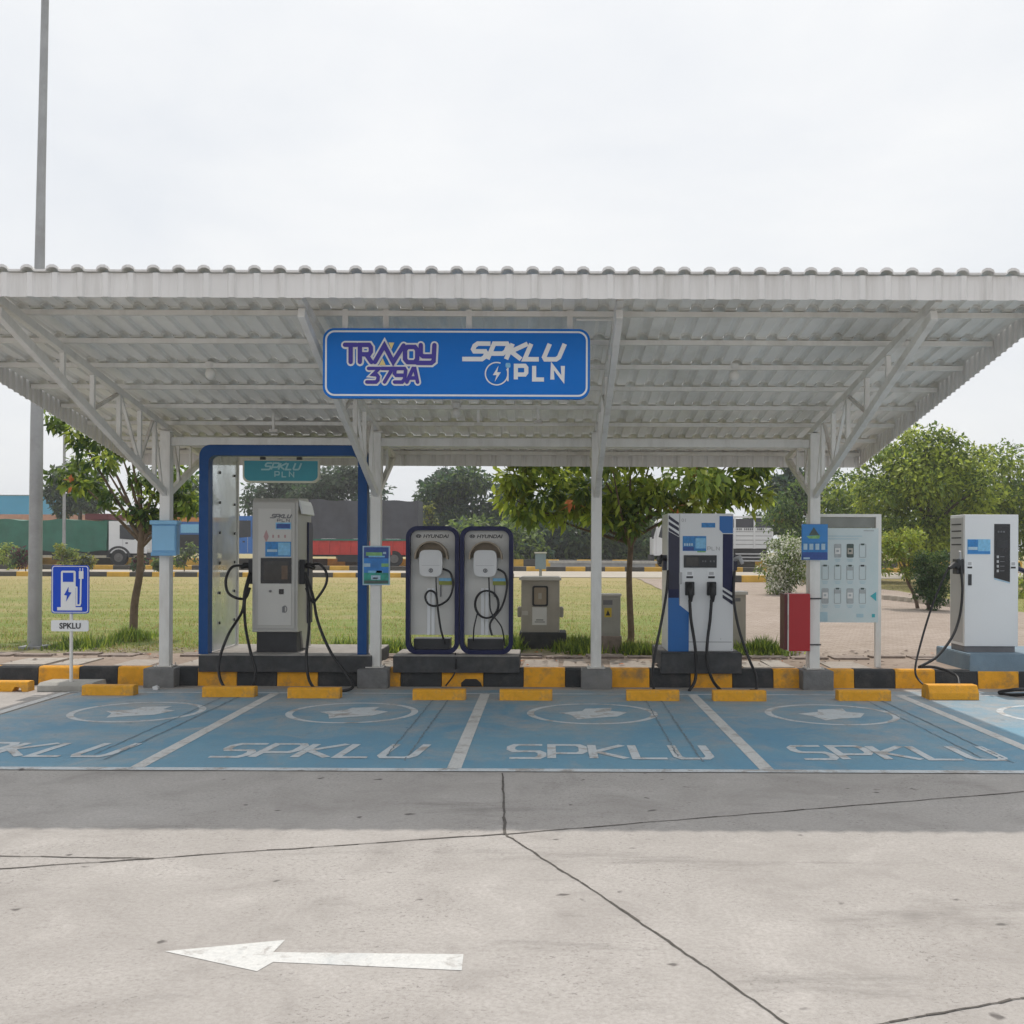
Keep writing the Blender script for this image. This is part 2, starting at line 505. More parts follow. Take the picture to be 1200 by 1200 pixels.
def earth_mat(name, c1, c2, c3, brick=None):
    m, N, K = nodes_of(name)
    v = mapped(N, K, (1, 1, 1))
    a = noise_n(N, K, v, 0.6, 6, 0.65, 0.5)
    b = noise_n(N, K, v, 9, 6, 0.75)
    c = mix_n(N, K, rng_n(N, K, a, 0.35, 0.65), c1, c2)
    c = mix_n(N, K, rng_n(N, K, b, 0.5, 0.75, 0, 0.8), c, c3)
    if brick:
        br = N.new('ShaderNodeTexBrick')
        br.inputs['Scale'].default_value = 1.0
        br.inputs['Brick Width'].default_value = brick[0]
        br.inputs['Row Height'].default_value = brick[1]
        br.inputs['Mortar Size'].default_value = 0.012
        br.inputs['Color1'].default_value = (1.0, 1.0, 1.0, 1)
        br.inputs['Color2'].default_value = (0.72, 0.70, 0.68, 1)
        br.inputs['Mortar'].default_value = (0.55, 0.52, 0.48, 1)
        K.new(v, br.inputs['Vector'])
        c = mix_n(N, K, 0.7, c, br.outputs['Color'], 'MULTIPLY')
    K.new(c, N['Principled BSDF'].inputs['Base Color'])
    N['Principled BSDF'].inputs['Roughness'].default_value = 0.95
    bb = N.new('ShaderNodeBump')
    bb.inputs['Strength'].default_value = 0.7
    bb.inputs['Distance'].default_value = 0.02
    K.new(b, bb.inputs['Height'])
    K.new(bb.outputs[0], N['Principled BSDF'].inputs['Normal'])


earth_mat('path_paver', (0.36, 0.295, 0.245), (0.42, 0.35, 0.30), (0.22, 0.17, 0.13), (0.21, 0.105))
earth_mat('walk_earth', (0.26, 0.20, 0.155), (0.34, 0.27, 0.22), (0.13, 0.10, 0.075))
earth_mat('slab_pale', (0.42, 0.39, 0.35), (0.36, 0.31, 0.27), (0.20, 0.17, 0.14))
earth_mat('far_road', (0.33, 0.30, 0.27), (0.38, 0.34, 0.30), (0.25, 0.22, 0.2))


# ------------------------------------------------------------------ mesh helpers
class MB:
    def __init__(s):
        s.v, s.f, s.m, s.sm = [], [], [], []

    def add(s, vs, fs, mat, smooth=False):
        o = len(s.v)
        s.v += [tuple(p) for p in vs]
        for f in fs:
            s.f.append([o + i for i in f])
            s.m.append(mat)
            s.sm.append(smooth)
        return s

    def box(s, x0, x1, y0, y1, z0, z1, mat):
        if x0 > x1: x0, x1 = x1, x0
        if y0 > y1: y0, y1 = y1, y0
        if z0 > z1: z0, z1 = z1, z0
        vs = [(x, y, z) for z in (z0, z1) for y in (y0, y1) for x in (x0, x1)]
        fs = [(0, 2, 3, 1), (4, 5, 7, 6), (0, 1, 5, 4), (2, 6, 7, 3), (0, 4, 6, 2), (1, 3, 7, 5)]
        return s.add(vs, fs, mat)

    def prism(s, poly, axis, a0, a1, mat, smooth=False):
        n = len(poly)

        def q(p, a):
            if axis == 'y': return (p[0], a, p[1])
            if axis == 'x': return (a, p[0], p[1])
            return (p[0], p[1], a)
        vs = [q(p, a0) for p in poly] + [q(p, a1) for p in poly]
        s.add(vs, [list(range(n)), list(range(2 * n - 1, n - 1, -1))], mat)
        s.add(vs, [(i, i + n, (i + 1) % n + n, (i + 1) % n) for i in range(n)], mat, smooth)
        return s

    def ring(s, outer, inner, y0, y1, mat):
        n = len(outer)
        vs = [(p[0], y0, p[1]) for p in outer] + [(p[0], y0, p[1]) for p in inner] + \
             [(p[0], y1, p[1]) for p in outer] + [(p[0], y1, p[1]) for p in inner]
        fs = []
        for i in range(n):
            j = (i + 1) % n
            fs += [(i, j, n + j, n + i), (2 * n + i, 3 * n + i, 3 * n + j, 2 * n + j),
                   (i, 2 * n + i, 2 * n + j, j), (n + i, n + j, 3 * n + j, 3 * n + i)]
        return s.add(vs, fs, mat)

    def tube(s, pts, r, mat, n=10, caps=True, smooth=True):
        pts = [Vector(p) for p in pts]
        rs = r if isinstance(r, (list, tuple)) else [r] * len(pts)
        vs, fs = [], []
        prev = None
        for i, p in enumerate(pts):
            d = (pts[min(i + 1, len(pts) - 1)] - pts[max(i - 1, 0)])
            if d.length < 1e-9: d = Vector((0, 0, 1))
            d.normalize()
            if prev is None:
                u = d.orthogonal().normalized()
            else:
                u = (prev - d * prev.dot(d))
                if u.length < 1e-6: u = d.orthogonal()
                u.normalize()
            prev = u
            w = d.cross(u)
            for k in range(n):
                a = 2 * math.pi * k / n
                vs.append(p + (u * math.cos(a) + w * math.sin(a)) * rs[i])
        for i in range(len(pts) - 1):
            for k in range(n):
                k2 = (k + 1) % n
                fs.append((i * n + k, i * n + k2, (i + 1) * n + k2, (i + 1) * n + k))
        s.add(vs, fs, mat, smooth)
        if caps:
            s.add([vs[k] for k in range(n)], [list(range(n))[::-1]], mat)
            s.add(vs[-n:], [list(range(n))], mat)
        return s

    def bar(s, p, q, w, h, mat, up=(0, 0, 1)):
        p, q = Vector(p), Vector(q)
        d = (q - p).normalized()
        up = Vector(up)
        if abs(d.dot(up)) > 0.99: up = Vector((0, 1, 0))
        sx = d.cross(up).normalized()
        sz = sx.cross(d).normalized()
        vs = []
        for e in (p, q):
            for a, b in ((-1, -1), (1, -1), (1, 1), (-1, 1)):
                vs.append(e + sx * (a * w / 2) + sz * (b * h / 2))
        fs = [(0, 1, 2, 3), (7, 6, 5, 4), (0, 4, 5, 1), (1, 5, 6, 2), (2, 6, 7, 3), (3, 7, 4, 0)]
        return s.add(vs, fs, mat)

    def build(s, name, parent=None, origin=None, bevel=0.0, seg=2):
        org = Vector(origin) if origin is not None else Vector((0, 0, 0))
        if parent is not None:
            org = WORLD_LOC[parent.name]
        mats = sorted(set(s.m))
        me = bpy.data.meshes.new(name)
        me.from_pydata([tuple(Vector(p) - org) for p in s.v], [], s.f)
        idx = {k: i for i, k in enumerate(mats)}
        for k in mats: me.materials.append(MATS[k])
        me.polygons.foreach_set('material_index', [idx[k] for k in s.m])
        me.polygons.foreach_set('use_smooth', s.sm)
        me.update()
        bm = bmesh.new()
        bm.from_mesh(me)
        bmesh.ops.recalc_face_normals(bm, faces=bm.faces)
        bm.to_mesh(me)
        bm.free()
        o = bpy.data.objects.new(name, me)
        COL.objects.link(o)
        if parent is not None:
            o.parent = parent
            WORLD_LOC[o.name] = org.copy()
        else:
            o.location = org
            WORLD_LOC[o.name] = org.copy()
        if bevel:
            b = o.modifiers.new('bevel', 'BEVEL')
            b.width = bevel
            b.segments = seg
            b.limit_method = 'ANGLE'
            b.angle_limit = R(40)
        return o


WORLD_LOC = {}


def tag(o, label=None, cat=None, group=None, kind=None):
    if label: o['label'] = label
    if cat: o['category'] = cat
    if group: o['group'] = group
    if kind: o['kind'] = kind
    return o


def thing(name, label, cat, loc, group=None):
    o = bpy.data.objects.new(name, None)
    o.empty_display_size = 0.2
    COL.objects.link(o)
    o.location = loc
    WORLD_LOC[o.name] = Vector(loc)
    return tag(o, label, cat, group)


def structure(mb, name, origin=None, kind='structure'):
    o = mb.build(name, origin=origin)
    o['kind'] = kind
    return o


def copy_tree(o, parent=None, loc=None, label=None):
    c = o.copy()
    COL.objects.link(c)
    if parent is not None: c.parent = parent
    if loc is not None: c.location = loc
    if label: c['label'] = label
    WORLD_LOC[c.name] = Vector(loc) if loc is not None else WORLD_LOC.get(o.name, Vector())
    for ch in list(o.children):
        if ch is not c: copy_tree(ch, c)
    return c


def P(px, py, Y):
    return Vector(((px - CX) * Y / F, Y, H - (py - CY) * Y / F))


def X_(px, Y): return (px - CX) * Y / F
def Z_(py, Y): return H - (py - CY) * Y / F
def gY(py, z=0.0): return F * (H - z) / (py - CY)


def pbox(mb, x0, y0, x1, y1, Y, th, mat):
    """box whose front face (at depth Y) spans these picture coordinates, th deep towards the camera side if negative"""
    mb.box(X_(x0, Y), X_(x1, Y), min(Y, Y + th), max(Y, Y + th), Z_(y1, Y), Z_(y0, Y), mat)


def plate(mb, x0, y0, x1, y1, Y, mat, lift=0.002, th=0.0015):
    """thin plate lying on a front face at depth Y"""
    mb.box(X_(x0, Y), X_(x1, Y), Y - lift - th, Y - lift + 0.0008, Z_(y1, Y), Z_(y0, Y), mat)


def ppoly(mb, pts, Y, mat, lift=0.002, th=0.0015):
    mb.prism([(X_(a, Y), Z_(b, Y)) for a, b in pts], 'y', Y - lift - th, Y - lift + 0.0008, mat)


def rrect(x0, x1, z0, z1, r, n=6):
    pts = []
    for cx, cz, a0 in ((x1 - r, z1 - r, 0), (x0 + r, z1 - r, 90), (x0 + r, z0 + r, 180), (x1 - r, z0 + r, 270)):
        for k in range(n + 1):
            a = R(a0 + 90 * k / n)
            pts.append((cx + r * math.cos(a), cz + r * math.sin(a)))
    return pts


def ribbon(pts, w):
    """mitred outline quads for a polyline in 2D"""
    n = len(pts)
    P2 = [Vector((p[0], p[1])) for p in pts]
    offs = []
    for i in range(n):
        if i == 0: d = (P2[1] - P2[0]).normalized(); nrm = Vector((-d.y, d.x)); k = 1
        elif i == n - 1: d = (P2[-1] - P2[-2]).normalized(); nrm = Vector((-d.y, d.x)); k = 1
        else:
            d1 = (P2[i] - P2[i - 1]).normalized()
            d2 = (P2[i + 1] - P2[i]).normalized()
            n1 = Vector((-d1.y, d1.x)); n2 = Vector((-d2.y, d2.x))
            nrm = (n1 + n2)
            if nrm.length < 1e-5: nrm = n1
            nrm.normalize()
            k = 1 / max(0.45, nrm.dot(n1))
        offs.append(nrm * (w / 2 * k))
    return [(P2[i] + offs[i], P2[i + 1] + offs[i + 1], P2[i + 1] - offs[i + 1], P2[i] - offs[i]) for i in range(n - 1)]


# letters drawn as strokes on a 1 x 1 box
GLY = {
    'S': [[(1, 1), (.15, 1), (0, .86), (0, .64), (.14, .5), (.86, .5), (1, .37), (1, .14), (.86, 0), (0, 0)]],
    'P': [[(0, 0), (0, 1), (.86, 1), (1, .86), (1, .5), (.86, .36), (.06, .36)]],
    'K': [[(0, 0), (0, 1)], [(1, 1), (.1, .5), (1, 0)]],
    'L': [[(0, 1), (0, 0), (.95, 0)]],
    'U': [[(0, 1), (0, .14), (.14, 0), (.86, 0), (1, .14), (1, 1)]],
    'T': [[(0, 1), (1, 1)], [(.5, .95), (.5, 0)]],
    'R': [[(0, 0), (0, 1), (.8, 1), (.95, .85), (.95, .6), (.8, .45), (.1, .45)], [(.55, .43), (1, 0)]],
    'A': [[(0, 0), (.42, 1), (.58, 1), (1, 0)], [(.2, .3), (.8, .3)]],
    'V': [[(0, 1), (.5, 0), (1, 1)]],
    'O': [[(.2, 0), (.8, 0), (1, .2), (1, .8), (.8, 1), (.2, 1), (0, .8), (0, .2), (.2, 0)]],
    'Y': [[(0, 1), (0, .55), (.15, .45), (1, .45)], [(1, 1), (1, .05), (.85, -.05), (.2, -.05)]],
    'N': [[(0, 0), (0, 1), (1, 0), (1, 1)]],
    '3': [[(0, 1), (1, 1), (.5, .55), (.85, .52), (1, .38), (1, .14), (.86, 0), (0, 0)]],
    '7': [[(0, 1), (1, 1), (.4, 0)]],
    '9': [[(1, .5), (.15, .5), (0, .62), (0, .88), (.14, 1), (.86, 1), (1, .86), (1, .2), (.8, 0), (.1, 0)]],
}


def strokes(word, x0, x1, z0, z1, shear=0.0, gap=0.28, tail=False):
    """polylines for the word inside the box, sheared"""
    n = len(word)
    wl = (x1 - x0) / (n + gap * (n - 1))
    out = []
    for i, ch in enumerate(word):
        ox = x0 + i * wl * (1 + gap)
        for k, pl in enumerate(GLY[ch]):
            q = [(ox + a * wl + (z0 + b * (z1 - z0) - z0) * shear, z0 + b * (z1 - z0)) for a, b in pl]
            if tail and i == 0: q[-1] = (q[-1][0] - wl * .45, q[-1][1])
            out.append(q)
    return out


def draw_strokes(mb, polys, w, yface, mat, lift=0.002, th=0.002, rounded=False):
    e = 0.0
    for pl in polys:
        for q in ribbon(pl, w):
            mb.prism([tuple(p) for p in q], 'y', yface - lift - th - e, yface - lift + 0.0005, mat)
            e += 0.00006
        if rounded:
            for c in pl:
                mb.prism([(c[0] + w / 2 * math.cos(a * math.pi / 6), c[1] + w / 2 * math.sin(a * math.pi / 6)) for a in range(12)],
                         'y', yface - lift - th - e, yface - lift + 0.0005, mat)
                e += 0.00006


def text_on(mb, s, x0, x1, z0, z1, yface, mat, shear=0.0, lift=0.002, th=0.0012, bold=0.0):
    cu = bpy.data.curves.new('t', 'FONT')
    cu.body = s
    cu.shear = shear
    cu.resolution_u = 3
    cu.offset = bold
    ob = bpy.data.objects.new('t', cu)
    COL.objects.link(ob)
    dg = bpy.context.evaluated_depsgraph_get()
    dg.update()
    me = bpy.data.meshes.new_from_object(ob.evaluated_get(dg))
    vs = [v.co.copy() for v in me.vertices]
    fs = [list(p.vertices) for p in me.polygons]
    bpy.data.objects.remove(ob)
    bpy.data.curves.remove(cu)
    bpy.data.meshes.remove(me)
    if not vs: return
    ax, bx = min(v.x for v in vs), max(v.x for v in vs)
    ay, by = min(v.y for v in vs), max(v.y for v in vs)
    out = [(x0 + (v.x - ax) / (bx - ax) * (x1 - x0), yface - lift - th, z0 + (v.y - ay) / (by - ay) * (z1 - z0)) for v in vs]
    mb.add(out, fs, mat)


def ptext(mb, s, x0, y0, x1, y1, Y, mat, **k):
    text_on(mb, s, X_(x0, Y), X_(x1, Y), Z_(y1, Y), Z_(y0, Y), Y, mat, **k)


def smooth_path(pts, n=8):
    pts = [Vector(p) for p in pts]
    out = []
    for i in range(len(pts) - 1):
        p0 = pts[max(i - 1, 0)]; p1 = pts[i]; p2 = pts[i + 1]; p3 = pts[min(i + 2, len(pts) - 1)]
        for k in range(n):
            t = k / n
            out.append(0.5 * ((2 * p1) + (-p0 + p2) * t + (2 * p0 - 5 * p1 + 4 * p2 - p3) * t * t + (-p0 + 3 * p1 - 3 * p2 + p3) * t ** 3))
    out.append(pts[-1])
    return out


def cable(pxs, r, mat='black_rubber', name='cable', parent=None, n=7):
    mb = MB()
    mb.tube(smooth_path([P(*q) for q in pxs], n), r, mat, 8)
    return mb.build(name, parent)

# ================================================================== THE SETTING
KY = 12.5          # depth of the kerb face and the canopy columns
KH = 0.226         # kerb height


def tz(x, y):
    """height of the land behind the kerb"""
    t = min(max((y - 15.0) / 45.0, 0), 1)
    return 0.20 + 0.33 * t * t * (3 - 2 * t) + 0.012 * noise.noise(Vector((x * .35, y * .35, 0)))


# concrete yard in front of the kerb
mb = MB()
mb.add([(-90, -60, 0), (90, -60, 0), (90, KY + .1, 0), (-90, KY + .1, 0)], [(0, 1, 2, 3)], 'concrete_yard')
structure(mb, 'pavement')


def sheet(name, x0, x1, ys, nx, mat, lift=0.0, edge=None):
    vs, fs = [], []
    for j, y in enumerate(ys):
        for i in range(nx + 1):
            if edge:
                a, b = edge(y)
            else:
                a, b = x0, x1
            x = a + (b - a) * i / nx
            vs.append((x, y, tz(x, y) + lift))
    for j in range(len(ys) - 1):
        for i in range(nx):
            k = j * (nx + 1) + i
            fs.append((k, k + 1, k + nx + 2, k + nx + 1))
    mb = MB()
    mb.add(vs, fs, mat, True)
    return structure(mb, name)


ys_near = [KY + .12 + .4 * i for i in range(60)]
ys_far = [ys_near[-1] + 2.5 * i for i in range(1, 16)] + [90, 130, 200, 400, 1500]
sheet('ground', -60, 60, ys_near + ys_far[:15], 120, 'meadow')
mb = MB()
yf = ys_far[14]
mb.add([(-300, yf - .5, .49), (300, yf - .5, .49), (300, 300, .49), (-300, 300, .49)], [(0, 1, 2, 3)], 'meadow')
mb.add([(-300, KY + .12, .14), (-59.5, KY + .12, .14), (-59.5, yf, .49), (-300, yf, .49)], [(0, 1, 2, 3)], 'meadow')
mb.add([(59.5, KY + .12, .14), (300, KY + .12, .14), (300, yf, .49), (59.5, yf, .49)], [(0, 1, 2, 3)], 'meadow')
structure(mb, 'terrain')


def path_edge(y):
    w = .25 * noise.noise(Vector((y * .5, 3, 0)))
    t = min(max((y - 14) / 20, 0), 1)
    l = 3.05 + .75 * t + w
    r = 30 - 19.5 * min(max((y - 15.5) / 7.0, 0), 1) + (1.1 * t if y > 20 else 0) - w
    if y > 34: r = 11.4 - (y - 34) * .05
    return l, r


sheet('path', 0, 0, [14.1 + .35 * i for i in range(83)], 40, 'path_paver', 0.018, path_edge)
sheet('footpath', -60, 60, [KY + .13 + .2 * i for i in range(9)], 200, 'walk_earth', 0.014)
sheet('cross_road', -58, 58, [43.6 + 1.0 * i for i in range(9)], 40, 'far_pale', 0.02)
sheet('far_road', -58, 58, [52.6 + 1.0 * i for i in range(11)], 40, 'far_road', 0.025)

# pale paving slabs set in the footpath behind the kerb
random.seed(4)
mb = MB()
for a, b, c, d in ((132, 176, 782, 770), (206, 234, 782, 771), (438, 462, 781, 769), (612, 655, 782, 768), (660, 690, 782, 768),
                   (716, 772, 782, 768), (872, 905, 782, 771), (905, 932, 782, 772), (975, 1022, 782, 773),
                   (60, 92, 782, 773), (0, 52, 782, 768)):
    ya, yb = KY + .16, KY + .16 + .75
    xa, xb = X_(a, ya), X_(b, ya)
    z = .226
    mb.prism([(xa, ya), (xb, ya), (xb + random.uniform(-.05, .02), yb + random.uniform(-.1, .1)), (xa + random.uniform(-.02, .05), yb + random.uniform(-.1, .05))], 'z', z - .05, z + random.uniform(0, .012), 'slab_pale')
structure(mb, 'paving_slabs')
mb = MB()
for x in [v * .55 for v in range(-30, 24)]:
    for k in range(2):
        ya = 13.75 + k * .2
        if random.random() < .85:
            mb.box(x + random.uniform(0, .04), x + .5, ya, ya + .17, .17, .225 + random.uniform(0, .02), 'stone_base')
structure(mb, 'brick_edging')
mb = MB()
mb.prism([(X_(541, KY), .003), (X_(541, KY), .05), (X_(546, KY), .095), (X_(559, KY), .095), (X_(564, KY), .05), (X_(566, KY), .003)], 'y', KY - .004, KY + .02, 'black_rubber')  # black plate on the kerb face stands for the shade inside a drain hole
structure(mb, 'drain_hole_plate')


# kerb of yellow and black blocks
def kerb_row(name, edges, y0, y1, z0, z1, mats):
    mb = MB()
    for i in range(len(edges) - 1):
        a, b, c = edges[i][0], edges[i + 1][0], edges[i][1]
        mb.prism([(y0, z0), (y0 + .015, z1 - .02), (y0 + .035, z1), (y1, z1), (y1, z0)], 'x', a + .004, b - .004, mats[c])
    return structure(mb, name)


mb = MB()
mb.box(-60, 60, KY + .10, KY + .13, -.02, .185, 'dark_plinth')  # added dark strip, stops sun leaking through gaps between the kerb blocks
structure(mb, 'kerb_sun_blocker')
kp = [(45, 1), (93, 0), (138, 1), (176, 0), (232, 1), (278, 0), (325, 1), (373, 0), (457, 1), (470, 0), (518, 1), (567, 0),
      (614, 1), (663, 0), (713, 1), (762, 0), (810, 1), (859, 0), (907, 1), (940, 0), (971, 1), (1002, 0), (1050, 1),
      (1097, 0), (1147, 1), (1195, 0), (1243, 1), (1291, 0)]
edges = [(X_(45 - 48 * k, KY), (k + 1) % 2) for k in range(40, 0, -1)] + [(X_(p, KY), c) for p, c in kp] + \
        [(X_(1291 + 48 * k, KY), k % 2) for k in range(1, 30)]
kerb_row('kerb', edges, KY, KY + .14, -.02, KH, ('kerb_black', 'kerb_yellow'))
kerb_row('far_kerb_near_row', [(-46 + .95 * k, k % 2) for k in range(48)] , 43.0, 43.3, .3, .62, ('far_black', 'far_yellow'))
kerb_row('far_kerb_right_row', [(4.7 + .95 * k, k % 2) for k in range(7)] , 39.5, 39.8, .3, .66, ('far_black', 'far_yellow'))
kerb_row('far_kerb_middle_row', [(-50 + 1.0 * k, k % 2) for k in range(75)], 52.0, 52.3, .35, .74, ('far_black', 'far_yellow'))
kerb_row('far_kerb_back_row', [(-52 + 1.1 * k, k % 2) for k in range(75)], 63.2, 63.5, .35, .98, ('far_black', 'far_yellow'))


# ---- paint on the yard
def flat(mb, pts, z, mat):
    mb.add([(p[0], p[1], z) for p in pts], [list(range(len(pts)))], mat)


def gp(px, py, z=0.0):
    y = gY(py, z)
    return (X_(px, y), y)


BY0, BY1 = 7.84, 11.85
BX = [-5.55, -3.13, -.70, 1.70, 4.10, 6.52]
mb = MB()
flat(mb, [(BX[0], BY0), (12, BY0), (12, BY1 + .35), (BX[0] + .15, BY1 + .35)], .004, 'bay_paint')
structure(mb, 'parking_bay_paint')
mb = MB()
for i, x in enumerate(BX + [8.9]):
    flat(mb, [(x - .055, BY0 + .02), (x + .055, BY0 + .02), (x + .055, BY1), (x - .055, BY1)], .0062, 'line_paint')
flat(mb, [(-7.95, BY0), (-7.85, BY0), (-7.85, BY1), (-7.95, BY1)], .0062, 'line_paint')
structure(mb, 'bay_lines')
mb = MB()
flat(mb, [(-14, BY0 - .085), (12, BY0 - .085), (12, BY0 + .015), (-14, BY0 + .015)], .0064, 'mark_paint')
flat(mb, [(BX[0], BY1 + .005), (12, BY1 + .005), (12, BY1 + .06), (BX[0], BY1 + .06)], .0064, 'mark_paint')
structure(mb, 'bay_end_lines')
mb = MB()
for k, cx in enumerate((-4.36, -1.88, .54, 2.92, 5.35)):
    zz = .0060
    for pl in strokes('SPKLU', cx - .83, cx + .80, 8.25, 8.80, shear=.12 if k < 2 else 0, gap=.30):
        for q in ribbon(pl, .072):
            flat(mb, [tuple(p) for p in q], zz, 'mark_paint')
            zz += .00006
structure(mb, 'bay_lettering')
mb = MB()
for cx in (-4.18, -1.98, .48, 2.93, 5.35):
    n = 48
    gap0 = random.randint(0, 40)
    for i in range(n):
        a, b = 2 * math.pi * i / n, 2 * math.pi * (i + 1) / n
        flat(mb, [(cx + .60 * math.cos(a), 10.5 + .60 * math.sin(a)), (cx + .60 * math.cos(b), 10.5 + .60 * math.sin(b)),
                  (cx + .67 * math.cos(b), 10.5 + .655 * math.sin(b)), (cx + .67 * math.cos(a), 10.5 + .655 * math.sin(a))], .0060, 'mark_paint')
    flat(mb, [(cx - .16, 10.12), (cx + .02, 10.22), (cx + .24, 10.30), (cx + .36, 10.56), (cx + .20, 10.66), (cx + .22, 10.86), (cx - .06, 10.80), (cx - .10, 10.64), (cx - .34, 10.52), (cx - .22, 10.38)], .0060, 'mark_paint')
structure(mb, 'bay_symbols')
mb = MB()
ar = [gp(*q) for q in ((195, 1117), (336, 1103), (322, 1117.5), (545, 1119), (543, 1138), (322, 1129), (303, 1140))]
flat(mb, ar, .002, 'arrow_paint')
structure(mb, 'direction_arrow')


def crack(mb, pts, w, z, mat, jit=.012, seed=0, step=.06):
    random.seed(seed)
    pl = []
    for i in range(len(pts) - 1):
        a, b = Vector(pts[i]), Vector(pts[i + 1])
        n = max(2, int((b - a).length / step))
        for k in range(n):
            p = a.lerp(b, k / n)
            pl.append((p.x + random.uniform(-jit, jit), p.y + random.uniform(-jit, jit)))
    pl.append(tuple(pts[-1]))
    for q in range(len(pl) - 1):
        a, b = Vector(pl[q]), Vector(pl[q + 1])
        d = (b - a)
        if d.length < 1e-5: continue
        d.normalize()
        nn = Vector((-d.y, d.x)) * w * random.uniform(.6, 1.3) / 2
        e = d * .01
        flat(mb, [tuple(a - nn - e), tuple(a + nn - e), tuple(b + nn + e), tuple(b - nn + e)], z + (q % 2) * .0006, mat)


mb = MB()
crack(mb, [gp(590, 907), gp(593, 978)], .017, .003, 'joint', .004, 1, .12)
crack(mb, [gp(593, 978), gp(700, 1046), gp(830, 1134), gp(926, 1200), gp(1100, 1330)], .011, .0035, 'joint', .005, 2, .05)
crack(mb, [gp(-200, 1040), gp(0, 1021), gp(180, 1008), gp(590, 978)], .012, .003, 'joint', .007, 3, .12)
crack(mb, [gp(593, 978), gp(860, 955), gp(1200, 926), gp(1500, 905)], .013, .003, 'joint', .007, 4, .12)
crack(mb, [gp(-200, 1005), gp(0, 1006), gp(180, 1008)], .010, .003, 'joint', .006, 5, .12)
crack(mb, [gp(1020, 1202), gp(1200, 1168), gp(1400, 1130)], .010, .0035, 'joint', .005, 6, .05)
structure(mb, 'pavement_joints')
mb = MB()
for i, x in enumerate((-8.3, -3.50, -1.12, 1.25, 3.72, 6.1)):
    crack(mb, [(x, BY0 + .3), (x + .04, BY1 - .2)], .016, .0072, 'joint_soft', .006, 20 + i)
    crack(mb, [(x - .17, BY0 + .5), (x - .13, BY1 - .3)], .010, .0072, 'joint_soft', .008, 60 + i)
structure(mb, 'bay_joints')

# ================================================================== CANOPY
RY0, RY1 = 8.47, 14.08
RX0, RX1 = -5.68, 4.40
PITCH = .208


def roof_z(y): return 3.95 - .165 * (y - 8.53)


canopy = thing('charging_canopy', 'long white corrugated canopy on four steel columns over the charging bays', 'canopy', (0, KY, 0))


def rib_profile(x0, x1, pitch=PITCH, h=.042, w=.11):
    pts = []
    x = x0
    while x < x1:
        pts += [(x, 0), (x + pitch - w, 0)]
        for k in range(1, 5):
            a = math.pi * k / 5
            pts.append((x + pitch - w / 2 - w / 2 * math.cos(a), h * math.sin(a)))
        x += pitch
    pts.append((x, 0))
    return pts


prof = rib_profile(RX0, RX1 - .1)
RX1 = prof[-1][0]
mb = MB()
n = len(prof)
PURL = [RY0 + .03 + (RY1 - RY0 - .06) * k / 8 for k in range(9)]
for k in range(8):
    ya = RY0 - .05 if k == 0 else PURL[k] - .03
    yb = RY1 + .05 if k == 7 else PURL[k + 1] + .05
    oa = 0 if k == 0 else -.009
    ob = 0 if k == 7 else .012
    vs = []
    for y, of in ((ya, oa), (yb, ob)):
        for x, h in prof: vs.append((x, y, roof_z(y) + h + of))
    mb.add(vs, [(i, i + 1, n + i + 1, n + i) for i in range(n - 1)], 'roof_sheet')
o = mb.build('roof_sheet', canopy)
sm = o.modifiers.new('thickness', 'SOLIDIFY'); sm.thickness = .004; sm.offset = 1


mb = MB()
yy = RY0 - .056
tt = .016
vs = []
for x, h in prof:
    vs += [(x, yy, roof_z(yy) + h + .006), (x, yy, roof_z(yy) + h - tt * (.6 if h == 0 else 1)), (x, yy + .03, roof_z(yy) + h + .006), (x, yy + .03, roof_z(yy) + h - tt * (.6 if h == 0 else 1))]
for i in range(len(prof) - 1):
    a_ = 4 * i
    mb.add([], [], 'fascia')
fs_ = []
for i in range(len(prof) - 1):
    a_, b_ = 4 * i, 4 * i + 4
    fs_ += [(a_, a_ + 1, b_ + 1, b_), (a_, b_, b_ + 2, a_ + 2), (a_ + 1, a_ + 3, b_ + 3, b_ + 1)]
mb.add(vs, fs_, 'fascia')
mb.build('edge_trim', canopy)


def hung_sheet(name, pts3, z_top, z_bot, outward, ribh=.018, ribw=.08, pitch=PITCH):
    """ribbed sheet hung from the roof edge along a straight line a->b, z_top and z_bot as functions of the point"""
    a, b = Vector(pts3[0]), Vector(pts3[1])
    d = b - a
    Ln = d.length
    d.normalize()
    o3 = Vector(outward)
    pr = []
    s = 0
    while s < Ln:
        pr += [(s, 0), (s + pitch - ribw, 0), (s + pitch - ribw * .75, ribh), (s + pitch - ribw * .25, ribh)]
        s += pitch
    pr.append((Ln, 0))
    pr = [p for p in pr if p[0] <= Ln + 1e-6]
    mb = MB()
    vs = []
    for s, h in pr:
        p = a + d * s + o3 * h
        vs.append((p.x, p.y, z_top(p))); vs.append((p.x, p.y, z_bot(p)))
    mb.add(vs, [(2 * i, 2 * i + 2, 2 * i + 3, 2 * i + 1) for i in range(len(pr) - 1)], 'fascia')
    o = mb.build(name, canopy)
    m_ = o.modifiers.new('thickness', 'SOLIDIFY'); m_.thickness = .004
    return o


